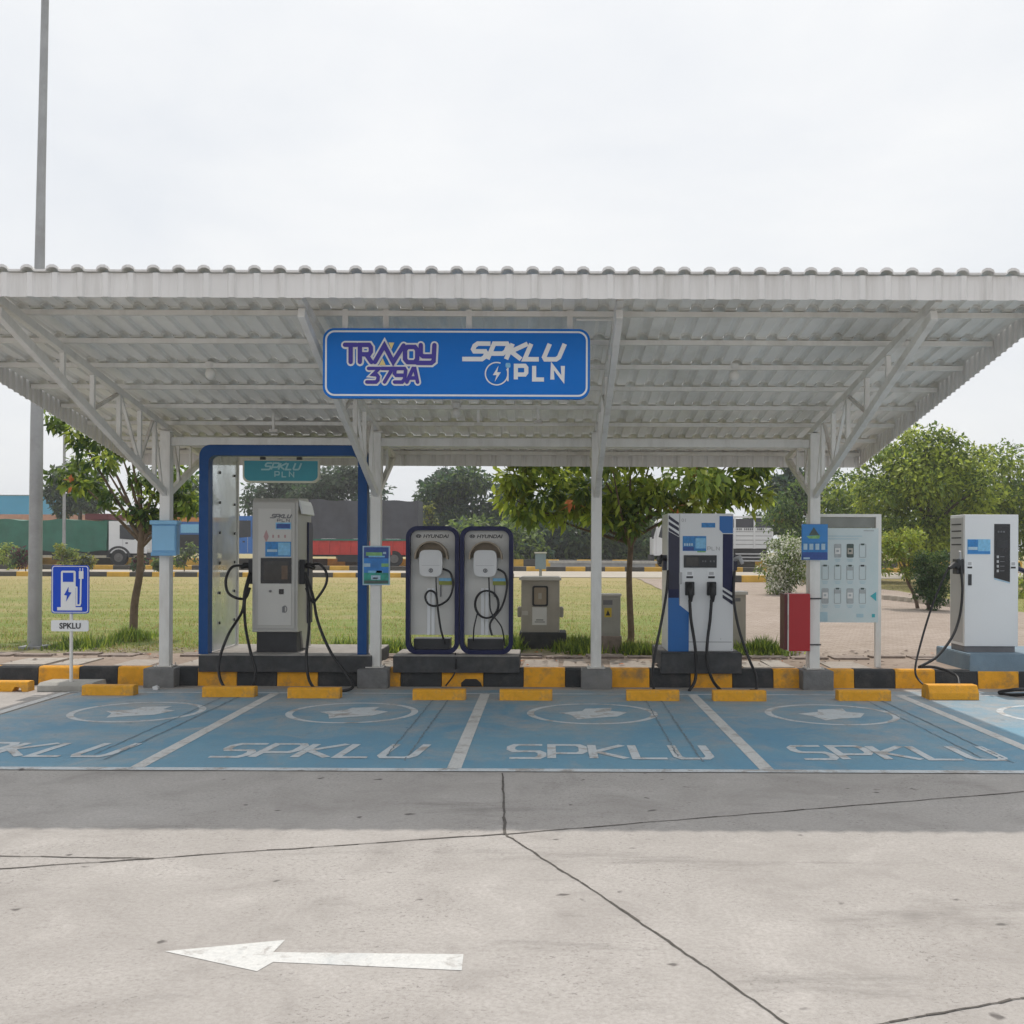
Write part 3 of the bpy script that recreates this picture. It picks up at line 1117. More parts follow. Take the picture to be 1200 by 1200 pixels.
hung_sheet('front_fascia', [(RX0, RY0 - .02, 0), (RX1, RY0 - .02, 0)], lambda p: roof_z(RY0) - .006, lambda p: roof_z(RY0) - .205, (0, -1, 0))
hung_sheet('back_fascia', [(RX0, RY1, 0), (RX1, RY1, 0)], lambda p: roof_z(RY1) + .03, lambda p: roof_z(RY1) - .215, (0, 1, 0))
for sx, nx in ((RX0 - .004, -1), (RX1 + .004, 1)):
    hung_sheet('side_fascia', [(sx, RY0, 0), (sx, RY1, 0)], lambda p: roof_z(p.y) + .03, lambda p: roof_z(p.y) - .20, (nx, 0, 0), pitch=.12, ribw=.06)

mb = MB()
y = RY0 + .03
PURL = [RY0 + .03 + (RY1 - RY0 - .06) * k / 8 for k in range(9)]
for i, y in enumerate(PURL):
    mb = MB()
    z = roof_z(y) - .022
    mb.prism([(y - .022, z - .045), (y + .022, z - .045), (y + .022, z - .038), (y - .015, z - .038), (y - .015, z - .010), (y + .022, z - .014), (y + .022, z - .006), (y - .022, z + .001)],
             'x', RX0 + .01, RX1 - .01, 'steel_paint')
    mb.build('purlin', canopy)

COLX = [X_(193, KY), X_(440, KY), X_(699, KY), X_(955, KY)]
mb = MB()
mb.box(COLX[0] + .064, COLX[3] - .064, KY + .02, KY + .12, 2.935, 3.035, 'steel_paint')
mb.build('cross_beam', canopy, bevel=.006)
mb = MB()
mb.box(COLX[0] - .9, COLX[3] + .7, 13.35, 13.40, roof_z(13.37) - .16, roof_z(13.37) - .09, 'steel_paint')
mb.build('back_beam', canopy)


def make_column(cx, first):
    mb = MB()
    y0 = KY - .01
    mb.box(cx - .0625, cx + .0625, y0, y0 + .125, KH - .01, 3.10, 'steel_paint')
    mb.box(cx - .09, cx + .09, y0 - .02, y0 + .15, 3.10, 3.112, 'steel_paint')
    mb.box(cx - .11, cx + .11, y0 - .045, y0 + .17, KH + .004, KH + .018, 'steel_rust')
    for a in (-1, 1):
        for b in (0, 1):
            mb.tube([(cx + a * .088, y0 - .02 + b * .165, KH + .018), (cx + a * .088, y0 - .02 + b * .165, KH + .045)], .009, 'steel_rust', 6)
    c = mb.build('column', canopy, bevel=.005)
    mb = MB()
    mb.box(cx - .185, cx + .185, KY - .19, KY + .16, -.01, KH + .004, 'grey_concrete')
    mb.build('footing', c, bevel=.012)


def make_truss(cx):
    yA, yB = 8.58, 13.95
    ct = .115
    yc = KY + .05
    mb = MB()
    mb.bar((cx, yA, roof_z(yA) - ct - .02), (cx, yB, roof_z(yB) - ct - .02), .06, .075, 'steel_paint')
    tr = mb.build('top_chord', canopy, bevel=.004)
    mb = MB()
    p0, p1 = Vector((cx, yc, 2.34)), Vector((cx, yA + .1, roof_z(yA) - ct - .14))
    mb.bar(p0, p1, .06, .085, 'steel_paint')
    mb.build('bottom_chord', tr, bevel=.004)

    def bot(y):
        t = (yc - y) / (yc - yA - .1)
        return p0.z + (p1.z - p0.z) * t

    def top(y): return roof_z(y) - ct - .02
    st = [12.16, 11.72, 11.15, 10.5, 9.85]
    for i, y in enumerate(st):
        mb = MB()
        mb.box(cx - .022, cx + .022, y - .022, y + .022, bot(y) + .04, top(y) - .038, 'steel_paint')
        mb.build('web_bar', tr)
    for i, (a, b) in enumerate(((12.38, 12.16), (11.72, 12.10), (11.68, 11.2), (10.5, 11.1))):
        mb = MB()
        mb.bar((cx, a, bot(a) + .05), (cx, b, top(b) - .045), .032, .032, 'steel_rust' if i % 2 else 'steel_paint')
        mb.build('web_bar', tr)
    # back bracket
    mb = MB()
    yb = 13.9
    mb.bar((cx, yc + .05, 2.34), (cx, yb, roof_z(yb) - ct - .05), .06, .075, 'steel_paint')
    mb.build('back_bracket', tr, bevel=.004)
    for a, b in ((12.95, 12.95), (13.0, 12.72), (13.38, 13.38)):
        t = (a - yc - .05) / (yb - yc - .05)
        zb = 2.34 + (roof_z(yb) - ct - .05 - 2.34) * t
        mb = MB()
        mb.bar((cx, a, zb + .03), (cx, b, top(b) - .03), .032, .032, 'steel_rust' if a == 13.0 else 'steel_paint', up=(1, 0, 0))
        mb.build('web_bar', tr)


for i, cx in enumerate(COLX):
    make_column(cx, i == 0)
    make_truss(cx)

# conduits and fixings under the roof
mb = MB()
mb.tube([(COLX[2] - .35, 9.2, roof_z(9.2) - .09), (COLX[2] + .05, 9.2, roof_z(9.2) - .09)], .012, 'steel_paint', 6)
mb.build('conduit', canopy)
for px, Y in ((320, 12.3), (560, 12.0), (630, 11.9)):
    x = X_(px, Y)
    mb = MB()
    mb.box(x - .015, x + .015, Y - .015, Y + .015, roof_z(Y) - .22, roof_z(Y) - .03, 'steel_paint')
    mb.box(x - .05, x + .05, Y - .02, Y + .02, roof_z(Y) - .25, roof_z(Y) - .215, 'steel_rust')
    mb.build('fixing_bracket', canopy)

# ceiling lamps
lamp_labels = ['small white ceiling lamp hanging under the canopy roof left of the big blue sign',
               'small white ceiling lamp just below the bottom edge of the big blue hanging sign',
               'small white ceiling lamp under the canopy roof right of the big blue sign']
for (px, py, Y), lb in zip(((246, 430, 10.6), (534, 472, 11.95), (859, 430, 10.6)), lamp_labels):
    x = X_(px, Y); z = roof_z(Y)
    t = thing('ceiling_lamp', lb, 'lamp', (x, Y, z - .02), 'round lamps under the canopy roof')
    mb = MB()
    mb.tube([(x, Y, z - .002), (x, Y, z - .05), (x, Y, z - .06)], [.055, .055, .03], 'steel_paint', 16)
    mb.build('lamp_base', t)
    mb = MB()
    rr = .055
    mb.tube([(x, Y, z - .06 - rr * (1 - math.cos(a)) * 1.1) for a in [R(v) for v in (15, 40, 65, 90, 115, 140, 165, 178)]],
            [rr * math.sin(R(v)) for v in (15, 40, 65, 90, 115, 140, 165, 178)], 'lamp_white', 16)
    mb.build('bulb', t)

# ================================================================== BIG HANGING SIGN
SY = 9.12
sx0, sx1, sz0, sz1 = X_(377.5, SY), X_(690.5, SY), Z_(467.5, SY), Z_(385.5, SY)
sg = thing('hanging_sign', 'wide blue sign with rounded corners and white lettering hanging under the canopy front', 'sign', ((sx0 + sx1) / 2, SY, sz0))
mb = MB()
mb.prism(rrect(sx0, sx1, sz0, sz1, .10, 8), 'y', SY, SY + .05, 'sign_blue')
mb.build('sign_board', sg)
mb = MB()
mb.ring(rrect(sx0 + .02, sx1 - .02, sz0 + .02, sz1 - .02, .085, 8), rrect(sx0 + .036, sx1 - .036, sz0 + .036, sz1 - .036, .07, 8), SY - .003, SY + .0005, 'sign_white')
mb.build('border_line', sg)
mb = MB()
w1, w2 = .072, .039


def sb(x): return X_(370 + x * 330 / 1200, SY)
def sv(y): return Z_(375 + y * 105 / 382, SY)


tv = strokes('TR', sb(122), sb(235), sv(183), sv(110), gap=.30)
tv += [[(sb(250), sv(183)), (sb(290), sv(112)), (sb(328), sv(183)), (sb(372), sv(112))]]
tv += strokes('O', sb(378), sb(430), sv(183), sv(118))
tv += [[(sb(445), sv(110)), (sb(445), sv(150)), (sb(455), sv(158)), (sb(500), sv(158))], [(sb(503), sv(110)), (sb(500), sv(178)), (sb(490), sv(186)), (sb(430), sv(186))]]
nn = strokes('379A', sb(216), sb(432), sv(268), sv(210), gap=.24, shear=.12)
draw_strokes(mb, tv, w1, SY, 'sign_white', .002, .001, True)
draw_strokes(mb, nn, w1 * .86, SY, 'sign_white', .002, .001, True)
mb.build('lettering', sg)
mb = MB()
draw_strokes(mb, tv, w2, SY - .009, 'sign_purple', .002, .001, True)
draw_strokes(mb, nn, w2 * .82, SY - .009, 'sign_purple', .002, .001, True)
mb.prism([(sb(308), sv(100)), (sb(332), sv(100)), (sb(320), sv(130))], 'y', SY - .014, SY - .0125, 'sign_yellow')
mb.prism([(sb(268), sv(196)), (sb(296), sv(196)), (sb(283), sv(166))], 'y', SY - .014, SY - .0125, 'sign_yellow')
mb.build('lettering', sg)
mb = MB()
draw_strokes(mb, strokes('SPKLU', sb(650), sb(1030), sv(168), sv(102), shear=.42, gap=.24, tail=True), .040, SY, 'sign_white')
draw_strokes(mb, strokes('PLN', sb(850), sb(1050), sv(254), sv(196), gap=.75), .037, SY, 'sign_white', .003)
cx_, cz_ = sb(768), sv(230)
arc = [(cx_ + .1 * math.cos(R(a)), cz_ + .1 * math.sin(R(a))) for a in range(70, 386, 9)]
draw_strokes(mb, [arc], .011, SY, 'sign_white', .003)
draw_strokes(mb, [[(sb(816), sv(262)), (sb(816), sv(205))]], .014, SY, 'sign_white', .003)
mb.prism(rrect(sb(806), sb(827), sv(204), sv(184), .012, 3), 'y', SY - .006, SY, 'sticker_light')
mb.prism([(sb(776), sv(196)), (sb(752), sv(236)), (sb(768), sv(236)), (sb(760), sv(264)), (sb(786), sv(224)), (sb(770), sv(224))], 'y', SY - .006, SY, 'sign_white')
mb.build('lettering', sg)
for px in (402, 450, 548, 667):
    mb = MB()
    x = X_(px, SY)
    mb.box(x - .025, x + .025, SY + .052, SY + .075, sz1 - .08, roof_z(SY) - .02, 'steel_paint')
    mb.build('hanger', sg)


# ================================================================== CONCRETE PLINTHS
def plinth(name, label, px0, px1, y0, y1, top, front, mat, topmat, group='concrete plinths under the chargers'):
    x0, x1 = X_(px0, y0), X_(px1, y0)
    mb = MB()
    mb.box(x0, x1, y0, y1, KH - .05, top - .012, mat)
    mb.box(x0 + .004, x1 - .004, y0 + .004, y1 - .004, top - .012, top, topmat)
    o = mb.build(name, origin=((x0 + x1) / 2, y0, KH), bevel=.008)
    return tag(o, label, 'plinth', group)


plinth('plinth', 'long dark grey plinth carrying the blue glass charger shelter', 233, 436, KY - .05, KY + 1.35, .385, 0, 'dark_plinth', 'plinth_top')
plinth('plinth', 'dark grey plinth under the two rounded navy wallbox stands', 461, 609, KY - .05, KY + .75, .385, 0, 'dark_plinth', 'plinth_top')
plinth('plinth', 'dark grey plinth under the blue and white charger', 775, 870, KY - .04, KY + 1.0, .43, 0, 'dark_plinth', 'dark_plinth')
plinth('plinth', 'pale blue plinth under the white charger at the right edge', 1137, 1262, KY + .02, KY + 1.1, .42, 0, 'blue_plinth', 'blue_plinth')

# ================================================================== BLUE SHELTER WITH GLASS SIDES
BYF = KY + .02
bx0, bx1 = X_(233, BYF), X_(430, BYF)
BD = 1.15
zt, zb = Z_(522.5, BYF), .385
sh = thing('charger_shelter', 'blue portal frame shelter with glass sides around the tall grey charger', 'shelter', ((bx0 + bx1) / 2, BYF, zb))
ow = .138
mb = MB()


def rounded_top(x0, x1, z0, z1, r, n=6):
    pts = [(x0, z0)]
    for k in range(n + 1):
        a = R(180 - 90 * k / n)
        pts.append((x0 + r + r * math.cos(a), z1 - r + r * math.sin(a)))
    for k in range(n + 1):
        a = R(90 - 90 * k / n)
        pts.append((x1 - r + r * math.cos(a), z1 - r + r * math.sin(a)))
    pts.append((x1, z0))
    return pts


outer = rounded_top(bx0, bx1, zb, zt, .14)
inner = rounded_top(bx0 + ow * .82, bx1 - ow * .82, zb, zt - .13, .08)
n = len(outer)
mb = MB()
vs = [(p[0], BYF, p[1]) for p in outer] + [(p[0], BYF, p[1]) for p in inner] + [(p[0], BYF + .16, p[1]) for p in outer] + [(p[0], BYF + .16, p[1]) for p in inner]
fs = []
for i in range(n - 1):
    j = i + 1
    fs += [(i, j, n + j, n + i), (2 * n + i, 3 * n + i, 3 * n + j, 2 * n + j), (i, 2 * n + i, 2 * n + j, j), (n + i, n + j, 3 * n + j, 3 * n + i)]
fs += [(0, n, 3 * n, 2 * n), (n - 1, 3 * n - 1, 4 * n - 1, 2 * n - 1)]
mb.add(vs, fs, 'portal_blue')
mb.build('portal_frame', sh)
mb = MB()
mb.box(bx0 + .1, bx1 - .1, BYF + .162, BYF + BD, zt - .055, zt - .03, 'fascia')
mb.build('roof_panel', sh)
for xs, mt in ((bx0 + .115, 'film_glass'), (bx1 - .115, 'clear_glass')):
    mb = MB()
    mb.box(xs - .006, xs + .006, BYF + .165, BYF + BD, zb + .02, zt - .06, mt)
    g_ = mb.build('glass_side', sh)
    for yy in (BYF + .42, BYF + BD - .12):
        for k in range(6):
            z = zb + .35 + k * .38
            mb = MB()
            mb.tube([(xs - .018, yy, z), (xs + .018, yy, z)], .018, 'dark_grey', 10)
            mb.build('glass_clamp', g_)
    mb = MB()
    mb.box(xs - .02, xs + .02, BYF + BD, BYF + BD + .04, zb, zt - .03, 'fascia')
    mb.build('rear_post', sh)
# teal sign hanging in the shelter
TY = BYF + .20
t = thing('hanging_sign', 'small teal sign with cream edge hanging inside the blue charger shelter', 'sign', (X_(329, TY), TY, Z_(566, TY)))
tx0, tx1, tz0, tz1 = X_(284, TY), X_(374, TY), Z_(567, TY), Z_(540, TY)
mb = MB()
pl = [(tx0, tz1), (tx0, tz0 + .08)] + [(tx0 + .08 - .08 * math.cos(R(a)), tz0 + .08 - .08 * math.sin(R(a))) for a in range(15, 91, 15)] + \
     [(tx1 - .08 + .08 * math.sin(R(a)), tz0 + .08 - .08 * math.cos(R(a))) for a in range(0, 91, 15)] + [(tx1, tz1)]
mb.prism(pl, 'y', TY, TY + .05, 'cream')
mb.build('sign_box', t)
mb = MB()
cxm, czm = (tx0 + tx1) / 2, (tz0 + tz1) / 2
mb.prism([(cxm + (p[0] - cxm) * .955, czm + (p[1] - czm) * .87 + .005) for p in pl], 'y', TY - .004, TY + .001, 'teal')
mb.build('sign_face', t)
mb = MB()
draw_strokes(mb, strokes('SPKLU', X_(309, TY), X_(350, TY), Z_(551.5, TY), Z_(544, TY), shear=.4, gap=.25, tail=True), .02, TY - .004, 'teal_letter')
draw_strokes(mb, strokes('PLN', X_(322, TY), X_(344, TY), Z_(560, TY), Z_(554, TY), gap=.7), .013, TY - .004, 'teal_letter')
mb.build('lettering', t)
for px in (307, 350):
    mb = MB()
    mb.box(X_(px, TY) - .03, X_(px, TY) + .03, TY, TY + .05, tz1 - .002, zt - .13, 'dark_grey')
    mb.build('hanger', t)


# ================================================================== TALL GREY CHARGER
CYF = BYF + .22          # its front
cz0 = .385
q = lambda px: X_(px, CYF)
w = lambda py: Z_(py, CYF)
ch = thing('charging_station', 'tall grey charging station with dark screen standing inside the blue shelter', 'charger', (q(322), CYF, cz0), 'vehicle charging stations')
mb = MB()
dp = .72
mb.prism([(CYF, w(742)), (CYF, w(589)), (CYF + .05, w(585)), (CYF + dp * .75, w(585) + .02), (CYF + dp, w(598)), (CYF + dp, cz0 + .02), (CYF + dp * .45, cz0 + .02), (CYF + dp * .3, w(742))],
         'x', q(296), q(349), 'charger_grey')
mb.build('cabinet', ch, bevel=.012)
mb = MB()
mb.box(q(299.5), q(346), CYF - .014, CYF + .001, w(738), w(590), 'charger_grey')
mb.box(q(303), q(342), CYF - .018, CYF - .012, w(734), w(597), 'charger_panel')
mb.build('front_panel', ch, bevel=.003)
FY = CYF - .018
qq = lambda px: X_(px, FY)
mb = MB()
pbox(mb, 305.5, 655, 341.5, 685, FY - .006, .006, 'black_gloss')
pbox(mb, 309, 659, 338, 681, FY - .008, .003, 'screen_glass')
pbox(mb, 330, 664, 337, 680, FY - .009, .002, 'screen_brown')
mb.build('screen', ch)
mb = MB()
plate(mb, 311, 636, 341, 653.5, FY, 'sticker_blue')
plate(mb, 326, 637, 340, 652, FY - .002, 'sticker_light')
plate(mb, 313, 645, 325, 648, FY - .002, 'poster_pale')
plate(mb, 323, 613.5, 341, 621.5, FY, 'sticker_light')
plate(mb, 324, 615, 340, 620.5, FY - .002, 'sticker_dark')
ppoly(mb, [(309, 630), (312, 622), (315, 630), (312, 637)], FY, 'sticker_pink')
for px in (319, 325.5, 333):
    plate(mb, px, 628, px + 2, 631.5, FY, 'sticker_pink')
mb.build('sticker', ch)
mb = MB()
draw_strokes(mb, strokes('SPKLU', qq(318), qq(340), Z_(608, FY), Z_(604, FY), shear=.4, gap=.25, tail=True), .013, FY, 'mid_grey')
draw_strokes(mb, strokes('PLN', qq(325), qq(339), Z_(612.5, FY), Z_(609.5, FY), gap=.6), .008, FY, 'mid_grey')
mb.build('lettering', ch)
mb = MB()
mb.tube([(qq(317), FY - .014, Z_(694, FY)), (qq(317), FY, Z_(694, FY))], .016, 'mid_grey', 12)
mb.build('button', ch)
mb = MB()
pbox(mb, 327, 691.5, 332.5, 697.5, FY - .008, .008, 'black_gloss')
mb.build('card_reader', ch)
mb = MB()
mb.ring([(qq(334) + .03 * math.cos(R(a)), Z_(715, FY) + .045 * math.sin(R(a))) for a in range(0, 360, 20)],
        [(qq(334) + .021 * math.cos(R(a)), Z_(715, FY) + .034 * math.sin(R(a))) for a in range(0, 360, 20)], FY - .004, FY + .0005, 'mid_grey')
mb.box(qq(331), qq(334), FY - .005, FY + .0005, Z_(719, FY), Z_(712, FY), 'mid_grey')
mb.build('emblem', ch)
mb = MB()
mb.box(q(300), q(347), CYF + .04, CYF + .30, cz0, w(742) + .002, 'dark_grey')
mb.build('base', ch, bevel=.006)
# bent awning strip on the right top
mb = MB()
pts = [(q(349), w(587)), (q(351), w(592)), (q(353.5), w(603)), (q(352), w(603.5)), (q(350), w(595)), (q(347.5), w(588))]
mb.prism(pts, 'y', CYF + .05, CYF + dp - .02, 'sign_white')
mb.build('side_awning', ch)
mb = MB()
mb.box(q(349) + .001, q(349) + .02, CYF + .5, CYF + dp + .01, w(735), w(612), 'navy')
mb.build('side_trim', ch)
for sgn, px in ((-1, 292.5), (1, 352.5)):
    mb = MB()
    mb.box(q(px) - .04, q(px) + .03, CYF + .08, CYF + .24, w(686), w(657), 'dark_grey')
    hd = mb.build('holster', ch, bevel=.01)
    mb = MB()
    xq = q(px) + sgn * .045
    mb.tube([(xq - sgn * .02, CYF + .16, w(664)), (xq + sgn * .05, CYF + .12, w(664)), (xq + sgn * .10, CYF + .10, w(667))], [.035, .04, .028], 'black_rubber', 12)
    mb.build('plug', hd)
Yc = CYF - .12
cable([(284, 664, CYF + .1), (272, 666, Yc), (265, 680, Yc), (267, 695, Yc), (277, 702, Yc), (288, 702, CYF), (293, 690, CYF + .05)], .017, parent=ch)
cable([(293, 672, CYF + .05), (287, 695, Yc), (284, 718, Yc), (268, 745, 12.35), (257.5, 775, 12.3), (258, 795, 12.2), (264, 808, 12.05)], .018, parent=ch)
cable([(292, 680, CYF + .05), (287, 705, Yc), (288, 735, Yc), (294, 765, 12.3), (300, 790, 12.25), (293, 809, 12.1), (270, 811, 12.0)], .018, parent=ch)
cable([(365, 663, CYF + .1), (374, 662, Yc), (382.5, 672, Yc), (382, 686, Yc), (372, 702, Yc), (366, 706, CYF), (359, 690, CYF + .05)], .017, parent=ch)
cable([(358, 678, CYF + .05), (361.5, 700, Yc), (362.5, 735, 12.45), (359.5, 770, 12.28), (362, 795, 12.2), (368, 807, 12.0)], .018, parent=ch)
cable([(358, 672, CYF + .05), (367, 700, Yc), (373, 730, 12.4), (388, 765, 12.3), (406, 790, 12.2), (414, 806, 12.05), (400, 811, 11.95)], .018, parent=ch)

# ================================================================== TWO WALLBOX STANDS
WY = KY + .1
kx0, kx1 = X_(475.5, WY), X_(538, WY)
kz0, kz1 = .385, Z_(617, WY)


def wallbox_stand(first_label):
    t = thing('wallbox_stand', first_label, 'charger', ((kx0 + kx1) / 2, WY, kz0), 'rounded wallbox charging stands')
    mb = MB()
    mb.ring(rrect(kx0, kx1, kz0, kz1, .14, 8), rrect(kx0 + .052, kx1 - .052, kz0 + .052, kz1 - .052, .095, 8), WY, WY + .16, 'navy')
    mb.build('frame', t)
    mb = MB()
    pz = Z_(745, WY)
    pl = [p for p in rrect(kx0 + .0525, kx1 - .0525, kz0, kz1 - .0525, .094, 8) if p[1] > (kz0 + kz1) / 2]
    pl = pl + [(kx0 + .0525, pz), (kx1 - .0525, pz)]
    mb.prism(pl, 'y', WY + .085, WY + .10, 'kiosk_panel')
    bp = mb.build('back_panel', t)
    mb = MB()
    BYp = WY + .085
    text_on(mb, 'HYUNDAI', X_(496, BYp), X_(526, BYp), Z_(631, BYp), Z_(626.7, BYp), BYp, 'dark_grey', shear=.2, bold=.02)
    mb.ring([(X_(490.5, BYp) + .034 * math.cos(R(a)), Z_(628.8, BYp) + .022 * math.sin(R(a))) for a in range(0, 360, 20)],
            [(X_(490.5, BYp) + .026 * math.cos(R(a)), Z_(628.8, BYp) + .015 * math.sin(R(a))) for a in range(0, 360, 20)], BYp - .004, BYp, 'dark_grey')
    draw_strokes(mb, [[(X_(488.8, BYp), Z_(630.5, BYp)), (X_(490, BYp), Z_(627.2, BYp))], [(X_(491.2, BYp), Z_(630.5, BYp)), (X_(492.3, BYp), Z_(627.2, BYp))],
                      [(X_(489, BYp), Z_(628.6, BYp)), (X_(492, BYp), Z_(629, BYp))]], .008, BYp, 'dark_grey')
    mb.build('lettering', t)
    # arched hood
    mb = MB()
    hc = (X_(506, WY), Z_(654, WY))
    ro, ri = .205, .188
    o_, i_ = [], []
    for a in range(-5, 186, 10):
        o_.append((hc[0] + ro * math.cos(R(a)), hc[1] + ro * math.sin(R(a))))
        i_.append((hc[0] + ri * math.cos(R(a)), hc[1] + ri * math.sin(R(a))))
    mb.prism(o_ + i_[::-1], 'y', WY - .10, WY + .085, 'hood_brown')
    mb.prism([(hc[0] + .187 * math.cos(R(a)), hc[1] + .187 * math.sin(R(a))) for a in range(0, 181, 10)], 'y', WY + .065, WY + .083, 'hood_brown')
    mb.build('rain_hood', t)
    # wallbox
    mb = MB()
    gx0, gx1, gz0, gz1 = X_(492, WY), X_(519, WY), Z_(676, WY), Z_(645, WY)
    pl = []
    for k in range(36):
        a = 2 * math.pi * k / 36
        c, s_ = math.cos(a), math.sin(a)
        e = .42
        xx = (gx0 + gx1) / 2 + (gx1 - gx0) / 2 * math.copysign(abs(c) ** e, c) * (1 - .08 * (1 if s_ < 0 else 0) * abs(s_))
        zz = (gz0 + gz1) / 2 + (gz1 - gz0) / 2 * math.copysign(abs(s_) ** e, s_)
        pl.append((xx, zz))
    mb.prism(pl, 'y', WY - .07, WY + .064, 'wallbox')
    wb = mb.build('wallbox', t, bevel=.018, seg=3)
    mb = MB()
    cx2, cz2 = X_(505, WY - .07), Z_(669, WY - .07)
    mb.ring([(cx2 + .027 * math.cos(R(a)), cz2 + .027 * math.sin(R(a))) for a in range(0, 360, 20)],
            [(cx2 + .017 * math.cos(R(a)), cz2 + .017 * math.sin(R(a))) for a in range(0, 360, 20)], WY - .076, WY - .069, 'mid_grey')
    mb.box(cx2 - .008, cx2 + .008, WY - .075, WY - .069, cz2 - .014, cz2 + .014, 'mid_grey')
    mb.box(X_(495, WY), X_(516, WY), WY - .0712, WY - .069, Z_(663.2, WY), Z_(662.7, WY), 'metal_side')
    mb.build('socket', wb)
    mb = MB()
    mb.box(X_(514, WY), X_(531, WY), WY + .06, WY + .07, Z_(686, WY), Z_(681.5, WY), 'lime_tag')
    mb.box(X_(514, WY), X_(531, WY), WY + .061, WY + .07, Z_(681.5, WY), Z_(678, WY), 'sticker_light')
    mb.box(X_(515.5, WY), X_(516.5, WY), WY + .065, WY + .085, Z_(700, WY), Z_(686, WY), 'mid_grey')
    mb.build('tag', t)
    mb = MB()
    for px in (502, 507):
        mb.box(X_(px, WY) - .02, X_(px, WY) + .02, WY + .072, WY + .085, Z_(745, WY), Z_(690, WY), 'sign_white')
    mb.build('trunking', t)
    mb = MB()
    mb.box(kx0 + .09, kx1 - .12, WY + .101, WY + .36, kz0 + .002, Z_(750, WY), 'dark_grey')
    mb.build('base', t)
    return t


ws = wallbox_stand('rounded navy wallbox stand with small cable loop, nearer the blue shelter')
Yw = WY - .03
ws2 = copy_tree(ws, None, Vector(ws.location) + Vector((X_(602, WY) - X_(538.6, WY), 0, 0)), 'rounded navy wallbox stand with large hanging cable coil, right of its twin')
# cables differ between the two
cable([(519, 667, Yw), (528, 672, Yw), (531, 687, Yw), (526, 702, Yw), (514, 710, Yw), (503, 709, Yw), (498.5, 700, Yw), (503, 693, Yw), (511, 697, Yw), (513.5, 715, Yw), (517, 738, Yw), (522, 755, WY + .03)], .013, parent=ws)
cable([(511, 677, Yw), (511.5, 690, Yw), (513, 706, Yw)], .008, parent=ws)
WORLD_LOC[ws2.name] = Vector(ws2.location)
coil = []
for k in range(0, 25):
    a = R(90 + 30 * k)
    coil.append((570 + 13.5 * math.cos(a) + .06 * k, 708.5 - 16 * math.sin(a), Yw + .001 * k))
cable([(583, 667, Yw), (592, 673, Yw), (594, 690, Yw), (588, 712, Yw)] + [(575, 730, Yw), (577, 745, Yw)], .013, parent=ws2)
cable(coil, .012, parent=ws2, n=3)
cable([(573, 677, Yw), (574, 700, Yw), (576, 718, Yw), (588, 735, Yw), (592, 757, WY + .02)], .009, parent=ws2)
cable([(560, 718, Yw), (556, 735, Yw), (555, 752, WY + .03)], .009, parent=ws2)
cable([(534, 766, WY - .02), (535, 776, KY - .07), (533, 790, KY - .03), (523, 804, 12.35)], .010, name='earth_wire', parent=ws)

# ================================================================== BLUE AND WHITE CHARGER
GY = KY + .12
t = thing('charging_station', 'blue and white charging station with two plugs in front, right of the middle', 'charger', (X_(820, GY), GY, .43), 'vehicle charging stations')
mb = MB()
mb.box(X_(782.5, GY), X_(859.5, GY), GY, GY + .62, .43, Z_(601, GY), 'charger_white')
mb.build('cabinet', t, bevel=.01)
mb = MB()
# coloured wraps on the front
ppoly(mb, [(783.2, 622), (796, 629), (796, 690), (783.2, 690)], GY, 'navy_deep')
ppoly(mb, [(783.2, 690), (796, 690), (796, 700), (783.2, 700)], GY, 'navy')
ppoly(mb, [(783.2, 700), (796, 700), (796, 708), (807.5, 717), (807.5, 764), (783.2, 764)], GY, 'charger_blue')
ppoly(mb, [(783.5, 603.5), (795.5, 612), (795.5, 615.5), (783.5, 607.5)], GY, 'navy_deep')
ppoly(mb, [(783.5, 610.5), (795.5, 618), (795.5, 622), (783.5, 614.5)], GY, 'navy_deep')
ppoly(mb, [(783.5, 617.5), (795.5, 625.5), (795.5, 628), (783.5, 621)], GY, 'navy_deep')
mb.build('colour_wrap', t)
mb = MB()
ppoly(mb, [(843, 604), (858.8, 604), (858.8, 624), (847, 624), (843, 620)], GY, 'charger_blue')
ppoly(mb, [(847, 625), (858.8, 625), (858.8, 694), (847, 687)], GY, 'navy')
ppoly(mb, [(847, 690), (858.8, 697.5), (858.8, 700.5), (847, 693)], GY, 'navy_deep')
ppoly(mb, [(847, 696), (858.8, 703.5), (858.8, 708), (847, 700)], GY, 'navy_deep')
mb.build('colour_wrap', t)
mb = MB()
pbox(mb, 801.5, 650, 840, 664.5, GY - .012, .0125, 'dark_grey')
pbox(mb, 804, 652, 819, 662.5, GY - .014, .003, 'screen_glass')
for px in (823, 826, 832, 836): pbox(mb, px, 656, px + 1.6, 658, GY - .014, .003, 'mid_grey')
mb.build('screen', t, bevel=.002)
mb = MB()
plate(mb, 800, 627.5, 827.5, 645, GY, 'sticker_blue')
plate(mb, 815, 630, 827, 642, GY - .002, 'sticker_light')
plate(mb, 800.5, 640, 813, 644.5, GY - .002, 'sticker_dark')
for k in range(4): plate(mb, 801.5 + 2.8 * k, 636, 803.5 + 2.8 * k, 639, GY - .003, 'poster_pale')
plate(mb, 817, 645, 827, 646.5, GY, 'poster_lime')
mb.build('sticker', t)
mb = MB()
plate(mb, 822, 612, 838, 617.5, GY, 'sticker_blue')
mb.build('sticker', t)
mb = MB()
for px_, py_ in ((784.6, 603.2), (857.6, 603.2), (784.6, 760), (857.6, 760), (797.5, 748), (845, 748)):
    pbox(mb, px_ - .35, py_ - .35, px_ + .35, py_ + .35, GY - .0045, .005, 'mid_grey')
mb.build('screws', t)
mb = MB()
